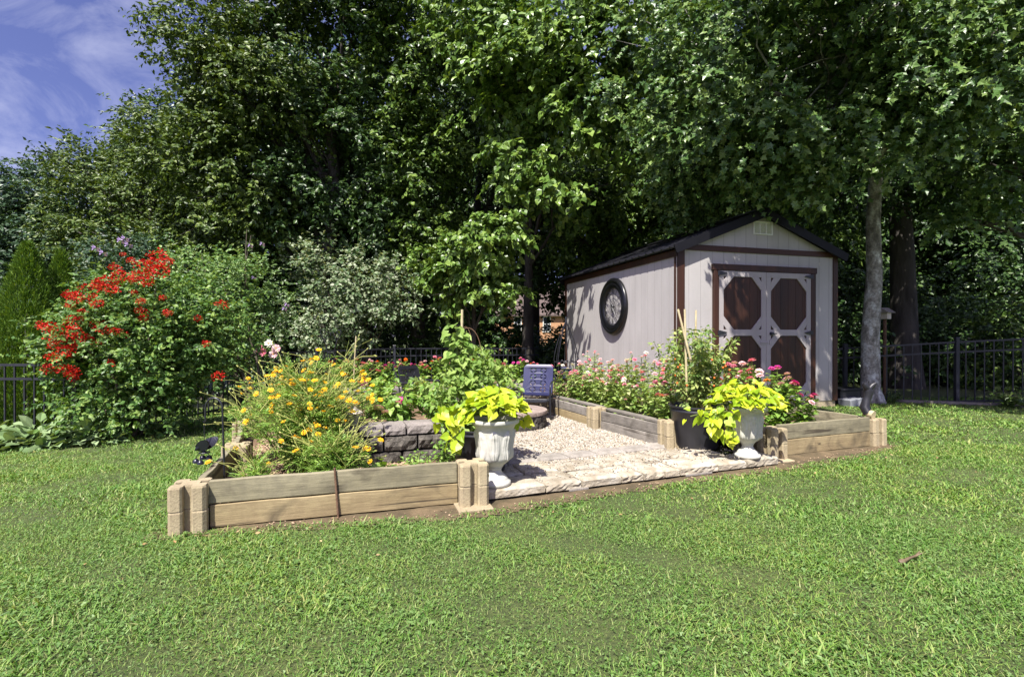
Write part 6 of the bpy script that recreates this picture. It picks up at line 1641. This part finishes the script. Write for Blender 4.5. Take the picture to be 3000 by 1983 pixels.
# ------------------------------------------------------------------ neighbouring houses
def brick_mat():
    m, nt, b, out = new_mat('orange_brick')
    co = nt.nodes.new('ShaderNodeTexCoord'); mp = nt.nodes.new('ShaderNodeMapping'); mp.inputs['Rotation'].default_value = (R(90), 0, 0)
    br = nt.nodes.new('ShaderNodeTexBrick'); br.inputs['Scale'].default_value = 4.5; br.inputs['Color1'].default_value = (.42, .20, .09, 1); br.inputs['Color2'].default_value = (.52, .28, .13, 1); br.inputs['Mortar'].default_value = (.40, .34, .27, 1)
    br.inputs['Mortar Size'].default_value = .015
    nt.links.new(co.outputs['Object'], mp.inputs[0]); nt.links.new(mp.outputs[0], br.inputs['Vector']); nt.links.new(br.outputs[0], b.inputs['Base Color']); b.inputs['Roughness'].default_value = .9
    return m
MT['brick'] = brick_mat()
MT['shingle'] = pmat('roof_shingle', [(0.3, (0.07, 0.052, 0.045)), (0.7, (0.15, 0.115, 0.10))], 3, .95, .6, 20, (1, 1, 4))
MT['beige_siding'] = pmat('beige_siding', [(0.3, (0.20, 0.18, 0.14)), (0.7, (0.28, 0.255, 0.21))], 3, .85, .3, 10, (.1, .1, 8))
def house(label, x0, x1, y, zb, ez, rz_, wallm, wins, rot=0.0, dep=8.0):
    t = thing('brick_house' if wallm == 'brick' else 'neighbour_house', label, 'house', (x0, y, zb), rot)
    w = x1 - x0; e = ez - zb; r_ = rz_ - zb
    mb = MB(); mb.add([(0, 0, 0), (w, 0, 0), (w, dep, 0), (0, dep, 0), (0, 0, e), (w, 0, e), (w, dep, e), (0, dep, e), (0, dep / 2, r_ - .1), (w, dep / 2, r_ - .1)], [(0, 1, 5, 4), (2, 3, 7, 6), (3, 0, 4, 8, 7), (1, 2, 6, 9, 5)]); mb.build('wall', MT[wallm], t)
    q = MB(); k = .35
    for s, (ya, yb) in ((0, (-k, dep / 2)), (1, (dep + k, dep / 2))):
        za = e - k * (r_ - e) / (dep / 2)
        q.add([(-.3, ya, za), (w + .3, ya, za), (w + .3, yb, r_), (-.3, yb, r_), (-.3, ya, za + .12), (w + .3, ya, za + .12), (w + .3, yb, r_ + .12), (-.3, yb, r_ + .12)], [(0, 1, 2, 3), (7, 6, 5, 4), (0, 4, 5, 1), (3, 2, 6, 7), (0, 3, 7, 4), (1, 5, 6, 2)])
    q.build('roof', MT['shingle'], t)
    for (wx, wz, ww, wh) in wins:
        f = MB()
        f.box((wx, -.03, wz + wh / 2), (ww + .12, .08, .07)); f.box((wx, -.03, wz - wh / 2), (ww + .16, .10, .07)); f.box((wx - ww / 2, -.03, wz), (.07, .08, wh - .08)); f.box((wx + ww / 2, -.03, wz), (.07, .08, wh - .08)); f.box((wx, -.028, wz), (ww - .08, .06, .05))
        f = f.build('window', MT['white_plastic'], t)
        MB().box((wx, -.015, wz), (ww - .05, .02, wh - .05)).build('pane', MT['window_glass'], f)
house('orange brick house glimpsed between the trees past the chair', -1.5, 7.5, 45, -.8, 3.15, 6.0, 'brick', [(1.5 + 3.05, 3.0, .62, 1.3), (2.0, 3.0, .62, 1.3), (7.4, 3.0, .62, 1.3)])
house('low house with a brown shingle roof in the shade beyond the side fence', 15.5, 30, 25.5, -.8, 2.4, 6.4, 'beige_siding', [(3, 1.9, 1.0, 1.2), (8, 1.9, 1.0, 1.2)], -.12)

# ------------------------------------------------------------------ grass
T_BLADE = (np.array([(-.075, 0, 0), (.075, 0, 0), (.060, .5, .06), (-.060, .5, .06), (.012, 1, -.08), (-.012, 1, -.08)], float), np.array([(0, 1, 2, 3), (3, 2, 4, 5)]))
CLAYP = [(-1.95, 2.99), (-1.5, 3.08), (-1.0, 3.12), (-0.2, 3.33), (0.7, 3.80), (1.7, 4.22), (2.6, 4.66), (3.9, 5.33), (3.9, 5.5), (2.5, 5.0), (-0.2, 3.9), (-2.1, 3.4)]
def blades(n, y0, y1, mg, ls, wfac, broad):
    y = np.sqrt(RNG.uniform(0, 1, n) * (y1 ** 2 - y0 ** 2) + y0 ** 2); x = RNG.uniform(-1, 1, n) * (y * 1.06 + mg)
    dd = np.sin(x * 3.1 + np.sin(y * 2.3) * 2) * np.sin(y * 3.7 + x * 1.3) + .6 * np.sin(x * 9 + y * 4) * np.sin(y * 11 - x * 3)
    keep = ~in_poly(x, y, GARDEN) & (RNG.uniform(0, 1, n) < .93 + .12 * dd)
    clay = in_poly(x, y, CLAYP)
    keep &= ~clay | (RNG.uniform(0, 1, n) < .06 + .25 * (dd > .3))
    sx = (x - 2.442) * math.cos(SRZ) + (y - 7.585) * math.sin(SRZ); sy = -(x - 2.442) * math.sin(SRZ) + (y - 7.585) * math.cos(SRZ)
    keep &= ~((sx > -.1) & (sx < 3.02) & (sy > -.02))
    x, y = x[keep], y[keep]; n = len(x); dd = dd[keep]
    pos = np.stack([x, y, gz(x, y) - .004], -1)
    a = RNG.uniform(0, 6.28, n) + 1.2 * np.sin(x * 2.2 + y * 1.7)
    if broad:
        D = np.stack([np.cos(a), np.sin(a), RNG.uniform(.0, .5, n)], -1); pos[:, 2] += RNG.uniform(.008, .030, n)
        N = np.tile([[0, 0, 1.0]], (n, 1)) + RNG.normal(size=(n, 3)) * .3
        T = T_TREFOIL
    else:
        D = np.stack([np.cos(a), np.sin(a), RNG.uniform(.25, 1.5, n)], -1); N = np.stack([-np.cos(a), -np.sin(a), np.full(n, .6)], -1) + RNG.normal(size=(n, 3)) * .3
        T = (T_BLADE[0] * np.array([wfac, 1, 1]), T_BLADE[1])
    return (pos, D, N, RNG.uniform(ls[0], ls[1], n) * (1 + .30 * dd) * np.where(RNG.uniform(0, 1, n) < .04, 1.6, 1), T)
tag(leaf_mesh('grass', [blades(240000, .9, 3.2, .9, (.012, .036), .75, False), blades(200000, 3.2, 5.4, .9, (.013, .036), 1.25, False), blades(150000, 5.4, 9.6, .8, (.014, .040), 2.2, False)], MT['grass']), 'mown green lawn grass', 'grass', kind='stuff')
MT['clover'] = leafmat('clover_leaf', [(0.085, 0.17, 0.038), (0.125, 0.225, 0.055), (0.20, 0.30, 0.10)], .22, .5, .35)
tag(leaf_mesh('clover', [blades(55000, .9, 3.2, .9, (.006, .014), 1, True), blades(40000, 3.2, 6.0, .9, (.008, .016), 1, True), blades(16000, 6.0, 9.6, .8, (.014, .028), 1, True)], MT['clover']), 'small clover and broad weeds among the lawn grass', 'clover', kind='stuff')
